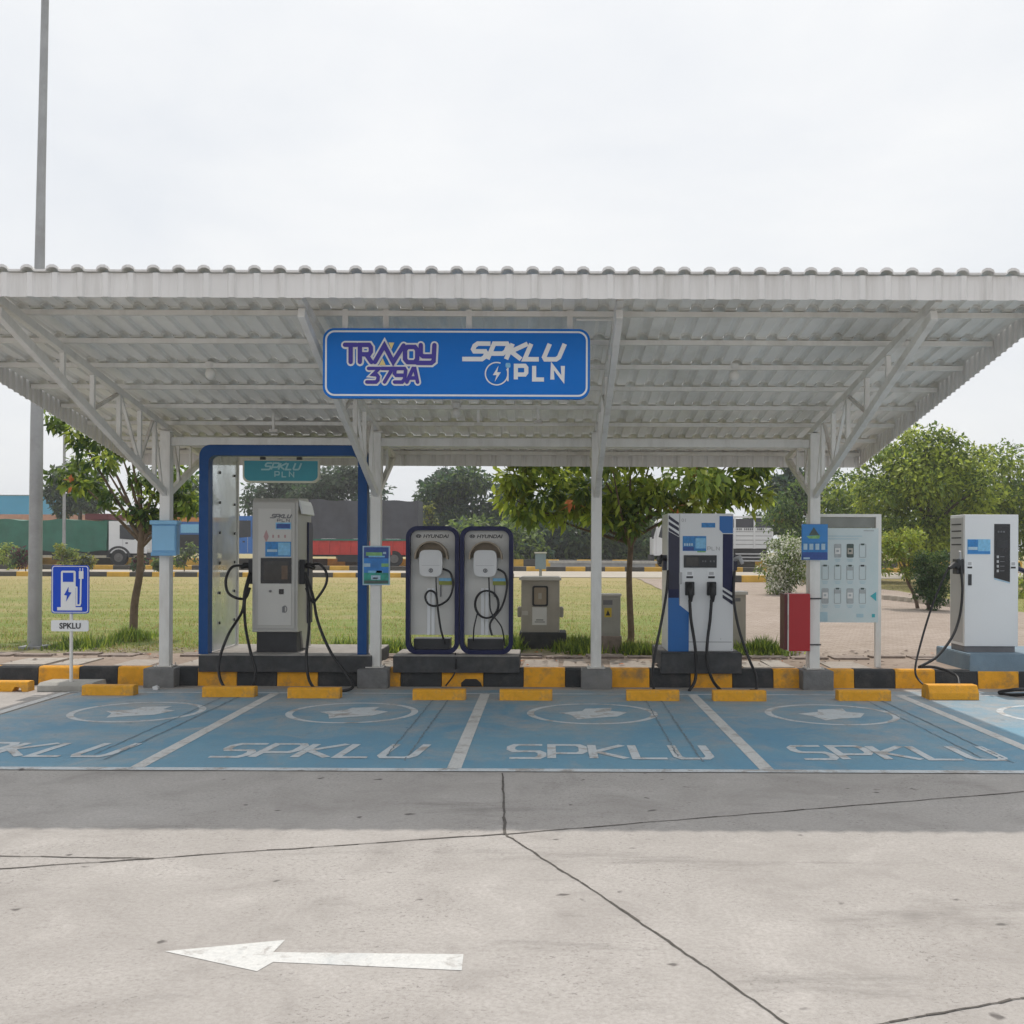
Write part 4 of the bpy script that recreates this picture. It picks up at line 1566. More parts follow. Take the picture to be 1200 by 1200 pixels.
draw_strokes(mb, strokes('PLN', X_(829, GY), X_(843, GY), Z_(644, GY), Z_(640, GY), gap=.5), .008, GY, 'metal_side')
ptext(mb, '01', 798.5, 607, 803.5, 611, GY, 'metal_side')
mb.build('lettering', t)
for px in (808.5, 834):
    mb = MB()
    pbox(mb, px - 5, 667, px + 4.5, 678, GY - .006, .0065, 'sign_white')
    pbox(mb, px - 4, 674.5, px + 3.8, 677, GY - .008, .003, 'dark_grey')
    pbox(mb, px - 3, 669.5, px + 2.5, 673, GY - .0075, .003, 'metal_side')
    mb.build('label_plate', t)
    mb = MB()
    x = X_(px, GY)
    mb.box(x - .06, x + .055, GY - .035, GY, Z_(697, GY), Z_(681, GY), 'dark_grey')
    hd = mb.build('holster', t, bevel=.01)
    mb = MB()
    mb.tube([(x, GY - .03, Z_(684, GY)), (x, GY - .08, Z_(688, GY)), (x, GY - .09, Z_(696, GY)), (x, GY - .07, Z_(704, GY))], [.035, .043, .035, .022], 'black_rubber', 12)
    mb.build('plug', hd)
mb = MB()
pbox(mb, 796, 670, 799.5, 684, GY - .012, .0125, 'metal_side')
mb.build('door_handle', t, bevel=.003)
mb = MB()
pbox(mb, 784, 751.3, 858, 751.9, GY - .0012, .002, 'mid_grey')
pbox(mb, 796.2, 602, 796.7, 708, GY - .0012, .002, 'mid_grey')
mb.build('door_seam', t)
for sgn, px in ((-1, 781), (1, 863)):
    mb = MB()
    x = X_(px, GY)
    mb.box(x - .03, x + .03, GY + .1, GY + .24, Z_(668, GY), Z_(650, GY), 'navy_deep')
    mb.tube([(x, GY + .12, Z_(655, GY)), (x + sgn * .05, GY + .05, Z_(652, GY)), (x + sgn * .08, GY + .02, Z_(660, GY))], [.03, .03, .02], 'metal_side' if sgn > 0 else 'black_rubber', 10)
    mb.build('plug', t)
Yg = GY - .08
cable([(808.5, 702, Yg), (810, 725, Yg), (814, 750, Yg), (816.5, 775, 12.4), (815, 797, 12.25), (808, 809, 12.15)], .019, parent=t)
cable([(834, 702, Yg), (832.5, 725, Yg), (829.5, 750, Yg), (829, 775, 12.4), (836, 797, 12.25), (846, 809, 12.1)], .019, parent=t)
cable([(783, 668, GY), (781, 695, Yg), (775, 730, 12.45), (768, 765, 12.35), (765, 790, 12.2), (767, 808, 12.1)], .017, parent=t)
cable([(861, 668, GY), (860, 700, Yg), (866, 735, 12.45), (877, 768, 12.4), (886, 790, 12.25), (887, 806, 12.15), (880, 808, 12.1)], .017, parent=t)

# ================================================================== WHITE CHARGER ON THE RIGHT
HY = KY + .26
t = thing('charging_station', 'plain white charging station with tall black panel at the right edge', 'charger', (X_(1162, HY), HY, .42), 'vehicle charging stations')
mb = MB()
mb.box(X_(1130.5, HY), X_(1193.5, HY), HY, HY + .46, Z_(755.5, HY), Z_(601, HY), 'charger_white')
mb.box(X_(1130.5, HY) - .003, X_(1130.5, HY) + .01, HY + .05, HY + .44, Z_(752, HY), Z_(604, HY), 'metal_side')
cb = mb.build('cabinet', t, bevel=.008)
mb = MB()
for k in range(4):
    mb.box(X_(1130.5, HY) - .007, X_(1130.5, HY) - .002, HY + .1, HY + .4, Z_(613 + 8 * k, HY), Z_(611.5 + 8 * k, HY), 'dark_grey')
mb.build('vent', cb)
mb = MB()
mb.box(X_(1131.5, HY), X_(1190.5, HY), HY + .02, HY + .44, .42, Z_(755, HY), 'mid_grey')
mb.build('base', t)
mb = MB()
ppoly(mb, [(1165, 612), (1183.5, 612), (1183.5, 680), (1165, 675)], HY, 'black_gloss', .001, .004)
for k in range(4):
    plate(mb, 1168, 649 + 5.5 * k, 1170.5, 652 + 5.5 * k, HY - .005, 'metal_side')
    plate(mb, 1172, 650 + 5.5 * k, 1177, 650.8 + 5.5 * k, HY - .005, 'mid_grey')
for k in range(3): plate(mb, 1169 + 3.2 * k, 620, 1171 + 3.2 * k, 622, HY - .005, 'mid_grey')
plate(mb, 1168, 631, 1181, 640, HY - .005, 'dark_grey')
mb.build('display_panel', t)
mb = MB()
plate(mb, 1133.5, 630, 1160.5, 647.5, HY, 'sticker_light')
plate(mb, 1134, 630.5, 1146, 647, HY - .002, 'sticker_blue')
plate(mb, 1134.5, 639, 1145.5, 642.5, HY - .003, 'poster_pale')
plate(mb, 1134, 644, 1160, 647, HY - .0035, 'mid_blue')
mb.build('sticker', t)
mb = MB()
ppoly(mb, [(1165, 675.2), (1183.5, 680.2), (1183.5, 681.8), (1165, 677)], HY, 'poster_pale')
mb.build('sticker', t)
for px in (1133, 1184):
    mb = MB()
    pbox(mb, px, 655.5, px + 7, 664, HY - .004, .0045, 'sign_white')
    pbox(mb, px + .8, 662, px + 6.4, 664, HY - .006, .002, 'black_gloss')
    pbox(mb, px + 1.4, 656.8, px + 5.6, 660.5, HY - .0055, .002, 'metal_side')
    mb.build('card_reader', t)
mb = MB()
pbox(mb, 1135, 671, 1139, 684, HY - .01, .0105, 'dark_grey')
mb.build('door_handle', t, bevel=.003)
mb = MB()
x = X_(1130.5, HY)
mb.box(x - .09, x - .003, HY + .02, HY + .16, Z_(671, HY), Z_(653, HY), 'dark_grey')
hd = mb.build('holster', t, bevel=.01)
mb = MB()
mb.tube([(x - .05, HY + .06, Z_(664, HY)), (x - .12, HY + .02, Z_(660, HY)), (x - .2, HY - .02, Z_(664, HY))], [.045, .04, .02], 'black_rubber', 12)
mb.tube([(x - .04, HY + .04, Z_(654, HY)), (x - .06, HY + .0, Z_(644, HY))], [.02, .015], 'metal_side', 8)
mb.build('plug', hd)
mb = MB()
mb.tube([(X_(1196, HY), HY + .1, Z_(664, HY)), (X_(1203, HY), HY + .05, Z_(667, HY))], [.035, .025], 'navy_deep', 10)
mb.build('plug', t)
Yh = HY - .06
cable([(1126, 662, HY + .02), (1128, 690, Yh), (1125, 720, Yh), (1116, 745, 12.6), (1098, 768, 12.5), (1079, 779, 12.42)], .017, parent=t)
cable([(1113, 661, HY + .05), (1104, 680, HY), (1092, 710, 12.75), (1080, 750, 12.6), (1073, 783, 12.42), (1079, 797, 12.3), (1092, 806, 12.0)], .013, parent=t)
cable([(1077, 780, 12.45), (1095, 780, 12.5), (1112, 785, 12.4), (1123, 792, 12.3), (1125, 806, 12.05)], .017, parent=t)
cable([(1201, 667, HY + .05), (1206, 720, Yh), (1222, 780, 12.4), (1210, 803, 11.9), (1190, 806, 11.75), (1172, 809, 11.95), (1180, 812, 11.9), (1206, 812, 11.7)], .02, parent=t)

# ================================================================== RED BOX, BLUE BOX, POSTERS ON THE COLUMNS
RY = KY - .01
t = thing('fire_box', 'bright red metal box strapped to the left of the rightmost column', 'box', (X_(934, RY), RY, Z_(761, RY)))
mb = MB()
mb.box(X_(923, RY), X_(948.5, RY), RY - .06, RY + .19, Z_(761.5, RY), Z_(694.5, RY), 'red_paint')
mb.build('box_body', t, bevel=.01)
mb = MB()
mb.box(X_(918.5, RY), X_(922.5, RY), RY - .05, RY + .19, Z_(760, RY), Z_(695, RY), 'red_dark')  # left side of the box in a darker red than its front
mb.box(X_(922, RY), X_(923.5, RY), RY - .058, RY + .188, Z_(761, RY), Z_(695, RY), 'steel_rust')
mb.build('dark_side', t)
for py in (700, 754):
    mb = MB()
    mb.box(X_(948, RY), X_(962.5, RY), RY - .012, RY - .004, Z_(py + 1, RY), Z_(py - .5, RY), 'dark_grey')
    mb.build('strap', t)

t = thing('meter_box', 'pale blue plastic box with lid fixed high on the leftmost column', 'box', (COLX[0], RY, Z_(653, RY)))
mb = MB()
by = RY - .135
mb.box(X_(177.5, by), X_(206.5, by), by, RY - .004, Z_(652, by), Z_(616, by), 'box_blue')
mb.build('box_body', t, bevel=.012)
mb = MB()
mb.box(X_(175.5, by), X_(208.5, by), by - .02, RY - .006, Z_(616.5, by), Z_(611.5, by), 'box_blue_lip')
mb.build('lid', t, bevel=.012)
mb = MB()
mb.box(X_(179, by), X_(205, by), by - .008, by + .001, Z_(647, by), Z_(618, by), 'box_blue_lip')
mb.box(X_(177, by), X_(207, by), by - .012, by + .001, Z_(653, by), Z_(649, by), 'box_blue')
mb.build('door', t, bevel=.004)

PY = RY - .03
t = thing('poster', 'small blue and green poster fixed on the column beside the wallbox stands', 'poster', (X_(441, PY), PY, Z_(686, PY)), 'posters on the canopy columns')
mb = MB()
mb.box(X_(425, PY), X_(457, PY), PY, PY + .018, Z_(686.5, PY), Z_(640.5, PY), 'poster_pale')
mb.build('poster_board', t)
mb = MB()
plate(mb, 426.5, 642, 455.5, 655, PY, 'sticker_dark')
plate(mb, 426.5, 655, 455.5, 672, PY, 'poster_blue')
plate(mb, 426.5, 672, 455.5, 685, PY, 'poster_green')
for a in ((429, 648, 448, 652, 'poster_lime'), (449, 647.5, 452.5, 650, 'poster_pale'), (432, 652, 451, 653.8, 'sticker_light'),
          (426.5, 661, 434, 665, 'poster_pale'), (447, 661, 455.5, 665, 'poster_lime'), (431.5, 669.5, 449, 672, 'sticker_light'),
          (441, 669.5, 448, 672, 'poster_lime'), (435, 675, 446, 680, 'poster_pale'), (437, 677.5, 443, 679, 'sticker_pink'), (427, 681, 455, 684.5, 'board_icon_dark')):
    plate(mb, *a[:4], PY - .003, a[4])
mb.build('artwork', t)

t = thing('poster', 'blue poster with a mountain and white icons on the rightmost column', 'poster', (X_(954, PY), PY, Z_(655, PY)), 'posters on the canopy columns')
mb = MB()
mb.box(X_(939.5, PY), X_(970, PY), PY, PY + .018, Z_(655, PY), Z_(613, PY), 'sticker_blue')
mb.build('poster_board', t)
mb = MB()
plate(mb, 940, 613.5, 969.5, 634, PY, 'mid_blue')
ppoly(mb, [(948, 626), (953.5, 616.5), (960, 626)], PY - .003, 'board_icon_dark')
ppoly(mb, [(945, 627), (961, 626), (960, 630), (948, 630)], PY - .003, 'poster_lime')
for k in range(4): plate(mb, 941.5 + 7 * k, 636, 946 + 7 * k, 643, PY - .003, 'poster_pale')
plate(mb, 940, 646, 969.5, 654.5, PY - .001, 'sticker_dark')
plate(mb, 941.5, 652, 949, 654, PY - .004, 'poster_pale')
mb.build('artwork', t)

# ================================================================== INFORMATION BOARD
IY = 12.88
t = thing('information_board', 'pale information board with rows of charger pictures behind the rightmost column', 'board', (X_(990, IY), IY, .226))
for a, b in ((946, 951.5), (1026.5, 1033)):
    mb = MB()
    mb.box(X_(a, IY), X_(b, IY), IY + .004, IY + .06, .20, Z_(602, IY), 'steel_paint')
    mb.build('post', t, bevel=.003)
mb = MB()
mb.box(X_(946, IY) + .001, X_(1033, IY) - .001, IY + .002, IY + .062, Z_(604.5, IY), Z_(601, IY), 'steel_paint')
mb.build('top_rail', t, bevel=.003)
mb = MB()
mb.box(X_(951.8, IY), X_(1026.2, IY), IY + .02, IY + .028, Z_(617, IY), Z_(604.8, IY), 'board_top')
mb.build('glass_strip', t)
mb = MB()
mb.box(X_(950, IY), X_(1029, IY), IY - .014, IY + .003, Z_(728, IY), Z_(617.5, IY), 'board_face')
mb.build('board_face', t)
mb = MB()
BF = IY - .014
plate(mb, 964, 626.5, 1010, 627.3, BF, 'board_line')
plate(mb, 964, 629.8, 1006, 630.6, BF, 'board_line')
plate(mb, 1012, 620, 1024, 621, BF, 'board_icon')
rows = [(636, [None, 'c', 'd', 'l'], 16), (661, ['l', 'l', 'm', 'k'], 17), (688, ['c', 'm', 'c', 'm'], 18)]
for py, kinds, hh in rows:
    for k, kd in enumerate(kinds):
        if kd is None: continue
        x = 963 + 14.6 * k
        dark = 'board_icon_dark' if kd == 'd' else 'board_icon'
        x0, x1, z0, z1 = X_(x, BF), X_(x + 8.2, BF), Z_(py + hh, BF), Z_(py, BF)
        if kd in 'cd':
            mb.prism(rrect(x0, x1, z0, z1, .012, 3), 'y', BF - .0035, BF, dark)
            plate(mb, x + 1, py + 5, x + 7.2, py + 12, BF - .004, 'paper' if kd == 'c' else 'cabinet_beige')
            plate(mb, x + 2.5, py + 7, x + 5.5, py + 9.5, BF - .006, dark)
        else:
            mb.ring(rrect(x0, x1, z0, z1, .012, 3), rrect(x0 + .007, x1 - .007, z0 + .007, z1 - .007, .008, 3), BF - .0035, BF, dark)
            plate(mb, x + 2, py - .5, x + 6, py + 1.5, BF - .002, 'board_icon_dark' if kd != 'k' else 'dark_grey')
            if kd == 'm': plate(mb, x + .8, py + 2, x + 7.4, py + 6, BF - .001, dark)
        plate(mb, x + .5, py + hh + 2.3, x + 7.5, py + hh + 3, BF, 'board_line')
        plate(mb, x + 1.5, py + hh + 4, x + 6.5, py + hh + 4.6, BF, 'board_line')
ppoly(mb, [(1020, 697), (1027, 692), (1027, 703)], BF, 'board_teal')
plate(mb, 1004, 718, 1012, 722, BF, 'board_line')
plate(mb, 1022, 718, 1025.5, 722, BF, 'board_teal')
plate(mb, 951, 716, 970, 727, BF, 'board_line', .001)
mb.build('artwork', t)

# ================================================================== SPKLU ROAD SIGN
QY = 12.05
t = thing('road_sign', 'blue square road sign with a white charging pump symbol at the left', 'sign', (X_(82, QY), QY, .10))
mb = MB()
mb.box(X_(61, QY), X_(104.5, QY), QY, QY + .012, Z_(721, QY), Z_(664.5, QY), 'road_sign_blue')
mb.v = []; mb.f = []; mb.m = []; mb.sm = []
mb.prism(rrect(X_(60.5, QY), X_(104.5, QY), Z_(721, QY), Z_(664.5, QY), .03, 4), 'y', QY, QY + .012, 'road_sign_blue')
mb.build('sign_plate', t)
mb = MB()
g_ = lambda x, y: (60.5 + (x - 255) * 44 / 197, 664.5 + (y - 453) * 56.5 / 238)
mb.ring(rrect(X_(61.3, QY), X_(103.7, QY), Z_(720, QY), Z_(665.5, QY), .028, 4), rrect(X_(62.2, QY), X_(102.8, QY), Z_(719.2, QY), Z_(666.3, QY), .024, 4), QY - .002, QY + .0005, 'sign_white')
a, b = g_(305, 480), g_(382, 668)
mb.prism(rrect(X_(a[0], QY), X_(b[0], QY), Z_(b[1], QY), Z_(a[1], QY), .02, 3), 'y', QY - .003, QY, 'sign_white')
a, b = g_(286, 660), g_(416, 676)
plate(mb, a[0], a[1], b[0], b[1], QY - .0015, 'sign_white')
ln = [g_(*p) for p in ((380, 560), (388, 562), (388, 650), (404, 650), (408, 640), (410, 520))]
draw_strokes(mb, [[(X_(a, QY), Z_(b, QY)) for a, b in ln]], .018, QY, 'sign_white')
a, b = g_(399, 482), g_(423, 520)
plate(mb, a[0], a[1], b[0], b[1], QY - .001, 'sign_white')
for xx in (403, 417):
    a, b = g_(xx, 466), g_(xx + 4, 484)
    plate(mb, a[0], a[1], b[0], b[1], QY - .0005, 'sign_white')
mb.build('symbol', t)
mb = MB()
a, b = g_(315, 490), g_(370, 535)
plate(mb, a[0], a[1], b[0], b[1], QY - .003, 'road_sign_blue')
ppoly(mb, [g_(*p) for p in ((345, 560), (322, 600), (337, 603), (332, 632), (360, 588), (344, 585))], QY - .003, 'road_sign_blue')
mb.build('symbol', t)
mb = MB()
mb.prism(rrect(X_(60, QY), X_(104, QY), Z_(742, QY), Z_(729, QY), .02, 4), 'y', QY, QY + .012, 'sign_white')
np_ = mb.build('name_plate', t)
mb = MB()
ptext(mb, 'SPKLU', 70, 732, 95, 739, QY, 'dark_grey', bold=.03)
mb.build('lettering', np_)
mb = MB()
mb.tube([(X_(82.5, QY), QY + .032, .08), (X_(82.5, QY), QY + .032, Z_(667, QY))], .02, 'steel_paint', 10)
mb.build('post', t)
mb = MB()
x0, x1 = X_(50, 12.05), X_(112, 12.05)
mb.prism([(11.93, 0), (11.93, .07), (12.0, .10), (12.33, .10), (12.38, 0)], 'x', x0, x1, 'pale_concrete')
mb.build('footing', t, bevel=.01)

# ================================================================== WHEEL STOPS
stops = [(-26, 35, 813, 'yellow concrete wheel stop with a broken notch, cut by the left picture edge'),
         (96, 157, 817.5, 'yellow wheel stop just right of the small blue road sign'),
         (237, 299, 819, 'yellow wheel stop below the left leg of the blue shelter'),
         (337, 399, 820, 'yellow wheel stop below the tall grey charger, left of the second column'),
         (484, 546, 821.5, 'yellow wheel stop in front of the two navy wallbox stands'),
         (586, 648, 821.5, 'yellow wheel stop in front of the grey utility cabinet, left of the third column'),
         (735, 797, 821.5, 'yellow wheel stop just left of the blue and white charger'),
         (837, 899, 821.5, 'yellow wheel stop right of the blue and white charger'),
         (983, 1046, 820.5, 'yellow wheel stop right of the rightmost column below the information board'),
         ]
proto = None
for i, (a, b, py, lb) in enumerate(stops):
    y = gY(py)
    c = Vector((X_((a + b) / 2, y), y, 0))
    if i == 0:
        mb = MB()
        hw = .29
        pr = [(0, 0), (.008, .105), (.022, .118), (.128, .118), (.142, .105), (.15, 0)]
        nn_ = len(pr)
        xs = [-hw, .10, .13, .19, .22, hw]
        cut = [0, 0, .055, .055, 0, 0]
        for k in range(len(xs) - 1):
            za = cut[k]; zb_ = cut[k + 1]
            vs = [(c.x + xs[k], c.y + p[0], max(p[1], za)) for p in pr] + [(c.x + xs[k + 1], c.y + p[0], max(p[1], zb_)) for p in pr]
            fs = [(j, j + nn_, (j + 1) % nn_ + nn_, (j + 1) % nn_) for j in range(nn_)]
            if k == 0: fs.append(tuple(range(nn_)))
            if k == len(xs) - 2: fs.append(tuple(range(2 * nn_ - 1, nn_ - 1, -1)))
            mb.add(vs, fs, 'stop_yellow')
        o = mb.build('wheel_stop', origin=c)
    elif proto is None:
        mb = MB()
        hw = .293
        mb.prism([(c.y, 0), (c.y + .006, .106), (c.y + .02, .118), (c.y + .13, .118), (c.y + .144, .106), (c.y + .15, 0)], 'x', c.x - hw, c.x + hw, 'stop_yellow')
        o = proto = mb.build('wheel_stop', origin=c, bevel=.008)
    else:
        o = copy_tree(proto, None, c)
        o.rotation_euler = (0, 0, random.uniform(-.02, .02))
    tag(o, lb, 'wheel stop', 'yellow wheel stops along the kerb')
mb = MB()
y = gY(819)
x0, x1 = X_(1090, y), X_(1148, y)
mb.prism([(y, 0), (y, .08), (y + .05, .165), (y + .2, .165), (y + .25, .08), (y + .25, 0)], 'x', x0, x1, 'kerb_yellow')
o = mb.build('wheel_stop', origin=((x0 + x1) / 2, y, 0), bevel=.012)
tag(o, 'chunkier bright yellow wheel stop with sloped top near the white charger', 'wheel stop', 'yellow wheel stops along the kerb')
mb = MB()
y = 12.1
x = X_(180, y)
mb.prism([(x, 0), (x + .05, 0), (x + .06, .03), (x + .03, .055), (x - .01, .04)], 'y', y, y + .05, 'sign_white')
o = mb.build('crumpled_paper', origin=(x, y, 0)); tag(o, 'small white scrap of litter at the foot of the leftmost column footing', 'litter')

# ================================================================== LAMP POLES
LY = 15.05
t = thing('lamp_pole', 'tall thick grey steel lamp pole at the left edge of the yard', 'lamp pole', (X_(41, LY), LY, .2))
mb = MB()
xb = X_(41, LY)
mb.tube([(xb, LY, .2), (xb, LY, .5), (xb + .02, LY, 3.5), (xb + .07, LY, 7), (xb + .15, LY, 11.5)], [.098, .096, .088, .062, .045], 'galvanised', 16)
mb.build('pole', t)
mb = MB()
mb.box(xb - .16, xb + .16, LY - .16, LY + .16, .19, .235, 'galvanised')
mb.build('base_plate', t)
mb = MB()
mb.tube([(xb + .15, LY, 11.4), (xb + .3, LY - .5, 11.8), (xb + .4, LY - 1.4, 11.9)], [.04, .035, .03], 'galvanised', 10)
arm = mb.build('arm', t)
mb = MB()
mb.prism([(xb + .3, LY - 2.0), (xb + .52, LY - 2.0), (xb + .50, LY - 1.35), (xb + .32, LY - 1.35)], 'z', 11.86, 11.95, 'mid_grey')
mb.build('lamp_head', arm)
FY2 = 58.0
x = X_(75, FY2)
t = thing('lamp_pole', 'thin distant pole rising behind the green truck', 'lamp pole', (x, FY2, .5))
mb = MB()
mb.tube([(x, FY2, .5), (x, FY2, 9.5)], [.10, .07], 'galvanised', 8)
mb.build('pole', t)
mb = MB()
mb.tube([(x, FY2, 9.4), (x + .5, FY2, 9.9), (x + 1.3, FY2, 10)], [.05, .05, .04], 'galvanised', 6)
mb.box(x + 1.2, x + 1.9, FY2 - .15, FY2 + .15, 9.92, 10.05, 'mid_grey')
mb.build('lamp_arm', t)

# ================================================================== CABINETS BEHIND THE KERB
UY = 15.2
g0 = tz(X_(633, UY), UY)
t = thing('utility_cabinet', 'beige grey utility cabinet with dark window and white notice, beside the wallbox stands', 'cabinet', (X_(633, UY), UY, g0), 'roadside utility cabinets')
mb = MB()
mb.box(X_(609, UY), X_(664, UY), UY - .05, UY + .5, g0 - .05, Z_(741, UY), 'dark_plinth')
mb.build('base', t, bevel=.01)
mb = MB()
mb.box(X_(611, UY), X_(656, UY), UY, UY + .42, Z_(741, UY), Z_(680, UY), 'cabinet_beige')
mb.build('cabinet', t, bevel=.008)
mb = MB()
mb.prism([(X_(608.5, UY), Z_(680, UY)), (X_(658, UY), Z_(680, UY)), (X_(658, UY), Z_(677.5, UY)), (X_(655, UY), Z_(676, UY)), (X_(611.5, UY), Z_(676, UY)), (X_(608.5, UY), Z_(677.5, UY))], 'y', UY - .04, UY + .46, 'cabinet_cap')
mb.build('cap', t)
mb = MB()
mb.ring(rrect(X_(624, UY), X_(642.5, UY), Z_(710.5, UY), Z_(686.5, UY), .03, 3), rrect(X_(626, UY), X_(640.5, UY), Z_(708.5, UY), Z_(688.5, UY), .02, 3), UY - .012, UY + .001, 'dark_grey')
mb.box(X_(626, UY), X_(640.5, UY), UY - .004, UY, Z_(708.5, UY), Z_(688.5, UY), 'hood_brown')
mb.box(X_(631, UY), X_(635, UY), UY - .006, UY, Z_(702, UY), Z_(695, UY), 'cabinet_beige')
mb.build('window', t)
mb = MB()
plate(mb, 624, 711.5, 641, 732.5, UY, 'paper')
plate(mb, 628.5, 726, 637, 727, UY - .002, 'mid_grey')
plate(mb, 627, 728.5, 639, 729.3, UY - .002, 'mid_grey')
plate(mb, 612, 716, 619, 721, UY, 'cabinet_cap')
mb.build('notice', t)
for px in (608.8, 658.4):
    mb = MB()
    mb.prism(rrect(X_(px - 2.4, UY), X_(px + 2.4, UY), Z_(724, UY), Z_(712, UY), .02, 3), 'y', UY + .1, UY + .3, 'cabinet_beige')
    mb.build('side_vent', t)

VY = 14.6
g0 = tz(X_(715, VY), VY)
t = thing('utility_cabinet', 'small grey utility cabinet with yellow warning label, right of the third column', 'cabinet', (X_(715, VY), VY, g0), 'roadside utility cabinets')
mb = MB()
mb.box(X_(702, VY), X_(729, VY), VY - .03, VY + .35, g0 - .05, Z_(745, VY), 'stone_base')
mb.build('base', t, bevel=.01)
mb = MB()
mb.box(X_(703, VY), X_(727.5, VY), VY, VY + .28, Z_(745, VY), Z_(698, VY), 'cabinet_grey')
mb.box(X_(705.5, VY), X_(725, VY), VY - .006, VY + .001, Z_(742, VY), Z_(701, VY), 'cabinet_grey')
mb.build('cabinet', t, bevel=.006)
mb = MB()
mb.box(X_(702, VY), X_(728.5, VY), VY - .02, VY + .3, Z_(698, VY), Z_(696, VY), 'cabinet_cap')
mb.build('cap', t)
mb = MB()
plate(mb, 708.5, 712, 717, 723, VY - .007, 'warn_yellow')
ppoly(mb, [(710, 721), (712.7, 714.5), (715.5, 721)], VY - .009, 'dark_grey')
plate(mb, 707, 703, 718, 708.5, VY - .007, 'mid_grey')
mb.build('warning_label', t)

VY = 15.3
g0 = tz(X_(868, VY), VY)
t = thing('utility_cabinet', 'low pale utility cabinet half hidden behind the blue and white charger', 'cabinet', (X_(866, VY), VY, g0), 'roadside utility cabinets')
mb = MB()
mb.box(X_(845, VY), X_(874.5, VY), VY, VY + .35, g0 - .05, Z_(696, VY), 'cabinet_beige')
mb.build('cabinet', t, bevel=.006)
mb = MB()
mb.box(X_(843, VY), X_(876.5, VY), VY - .03, VY + .38, Z_(696, VY), Z_(692.5, VY), 'cabinet_cap')
mb.build('cap', t)
mb = MB()
plate(mb, 862, 700, 868, 704, VY, 'mid_grey')
mb.build('vent', t)

VY = 36.0
x = X_(633.5, VY); g0 = tz(x, VY)
t = thing('meter_box', 'small blue grey metal box on a post far across the grass', 'box', (x, VY, g0))
mb = MB()
mb.box(x - .19, x + .19, VY, VY + .25, Z_(667, VY), Z_(648.5, VY), 'metal_blue_grey')
mb.box(x - .22, x + .22, VY - .04, VY + .28, Z_(648.5, VY), Z_(647, VY), 'cabinet_cap')
mb.build('box_body', t)
mb = MB()
mb.box(x - .05, x + .05, VY + .08, VY + .16, g0 - .05, Z_(667, VY), 'galvanised')
mb.build('post', t)

# ================================================================== VEGETATION
def leaf_mesh(name, parent, origin, blobs, n, size, mats, droop=.3, aspect=.42, seed=1, shell=.5, flat_=.6, weights=None):
    """many single leaves through a group of ellipsoid clumps; blobs: (x,y,z,rx,ry,rz,material index)"""
    rs = np.random.RandomState(seed)
    B = np.array(blobs, dtype=float)
    vol = (B[:, 3] * B[:, 4] * B[:, 5]) ** (2 / 3)
    pick = rs.choice(len(B), n, p=vol / vol.sum())
    b = B[pick]
    d = rs.normal(size=(n, 3)); d /= np.linalg.norm(d, axis=1)[:, None]
    r = rs.uniform(0, 1, n) ** shell
    pos = b[:, :3] + d * r[:, None] * b[:, 3:6]
    ax = d * .7 + rs.normal(size=(n, 3)) * .6; ax[:, 2] -= droop
    ax /= np.linalg.norm(ax, axis=1)[:, None]
    up = rs.normal(size=(n, 3)) * flat_; up[:, 2] += 1
    side = np.cross(ax, up); side /= (np.linalg.norm(side, axis=1)[:, None] + 1e-9)
    nrm = np.cross(side, ax)
    L_ = size * rs.uniform(.6, 1.3, n)[:, None]
    Wd = L_ * aspect
    p0 = pos
    p1 = pos + ax * L_ * .5 + side * Wd * .5 - nrm * L_ * .04
    p2 = pos + ax * L_ - np.array([0, 0, 1.0]) * L_ * .12
    p3 = pos + ax * L_ * .5 - side * Wd * .5 - nrm * L_ * .04
    V = np.stack([p0, p1, p2, p3], 1).reshape(-1, 3) - np.array(origin)
    me = bpy.data.meshes.new(name)
    me.vertices.add(n * 4)
    me.vertices.foreach_set('co', V.ravel())
    me.loops.add(n * 4)
    me.loops.foreach_set('vertex_index', np.arange(n * 4))
    me.polygons.add(n)
    me.polygons.foreach_set('loop_start', np.arange(n) * 4)
    me.polygons.foreach_set('loop_total', np.full(n, 4))
    k = len(mats)
    w = np.array(weights if weights else [1.0] * k); w = w / w.sum()
    mi = rs.choice(k, n, p=w)
    own = b[:, 6].astype(int) % k
    mi = np.where(rs.uniform(size=n) < .55, own, mi)
    for m_ in mats: me.materials.append(MATS[m_])
    me.polygons.foreach_set('material_index', mi.astype(np.int32))
    me.update()
    me.validate()
    o = bpy.data.objects.new(name, me)
    COL.objects.link(o)
    if parent: o.parent = parent
    else: o.location = origin
    return o


def clumps(c, rad, n, br, seed, k=3, low=-1.0, flat_top=False):
    rs = random.Random(seed)
    out = []
    for i in range(n):
        while True:
            x, y, z = rs.uniform(-1, 1), rs.uniform(-1, 1), rs.uniform(low, 1)
            l = x * x + y * y + z * z
            if .12 < l < 1: break
        s = br * rs.uniform(.55, 1.25)
        out.append((c[0] + x * rad[0], c[1] + y * rad[1], c[2] + z * rad[2], s, s, s * rs.uniform(.5, .85), rs.randrange(k)))
    return out


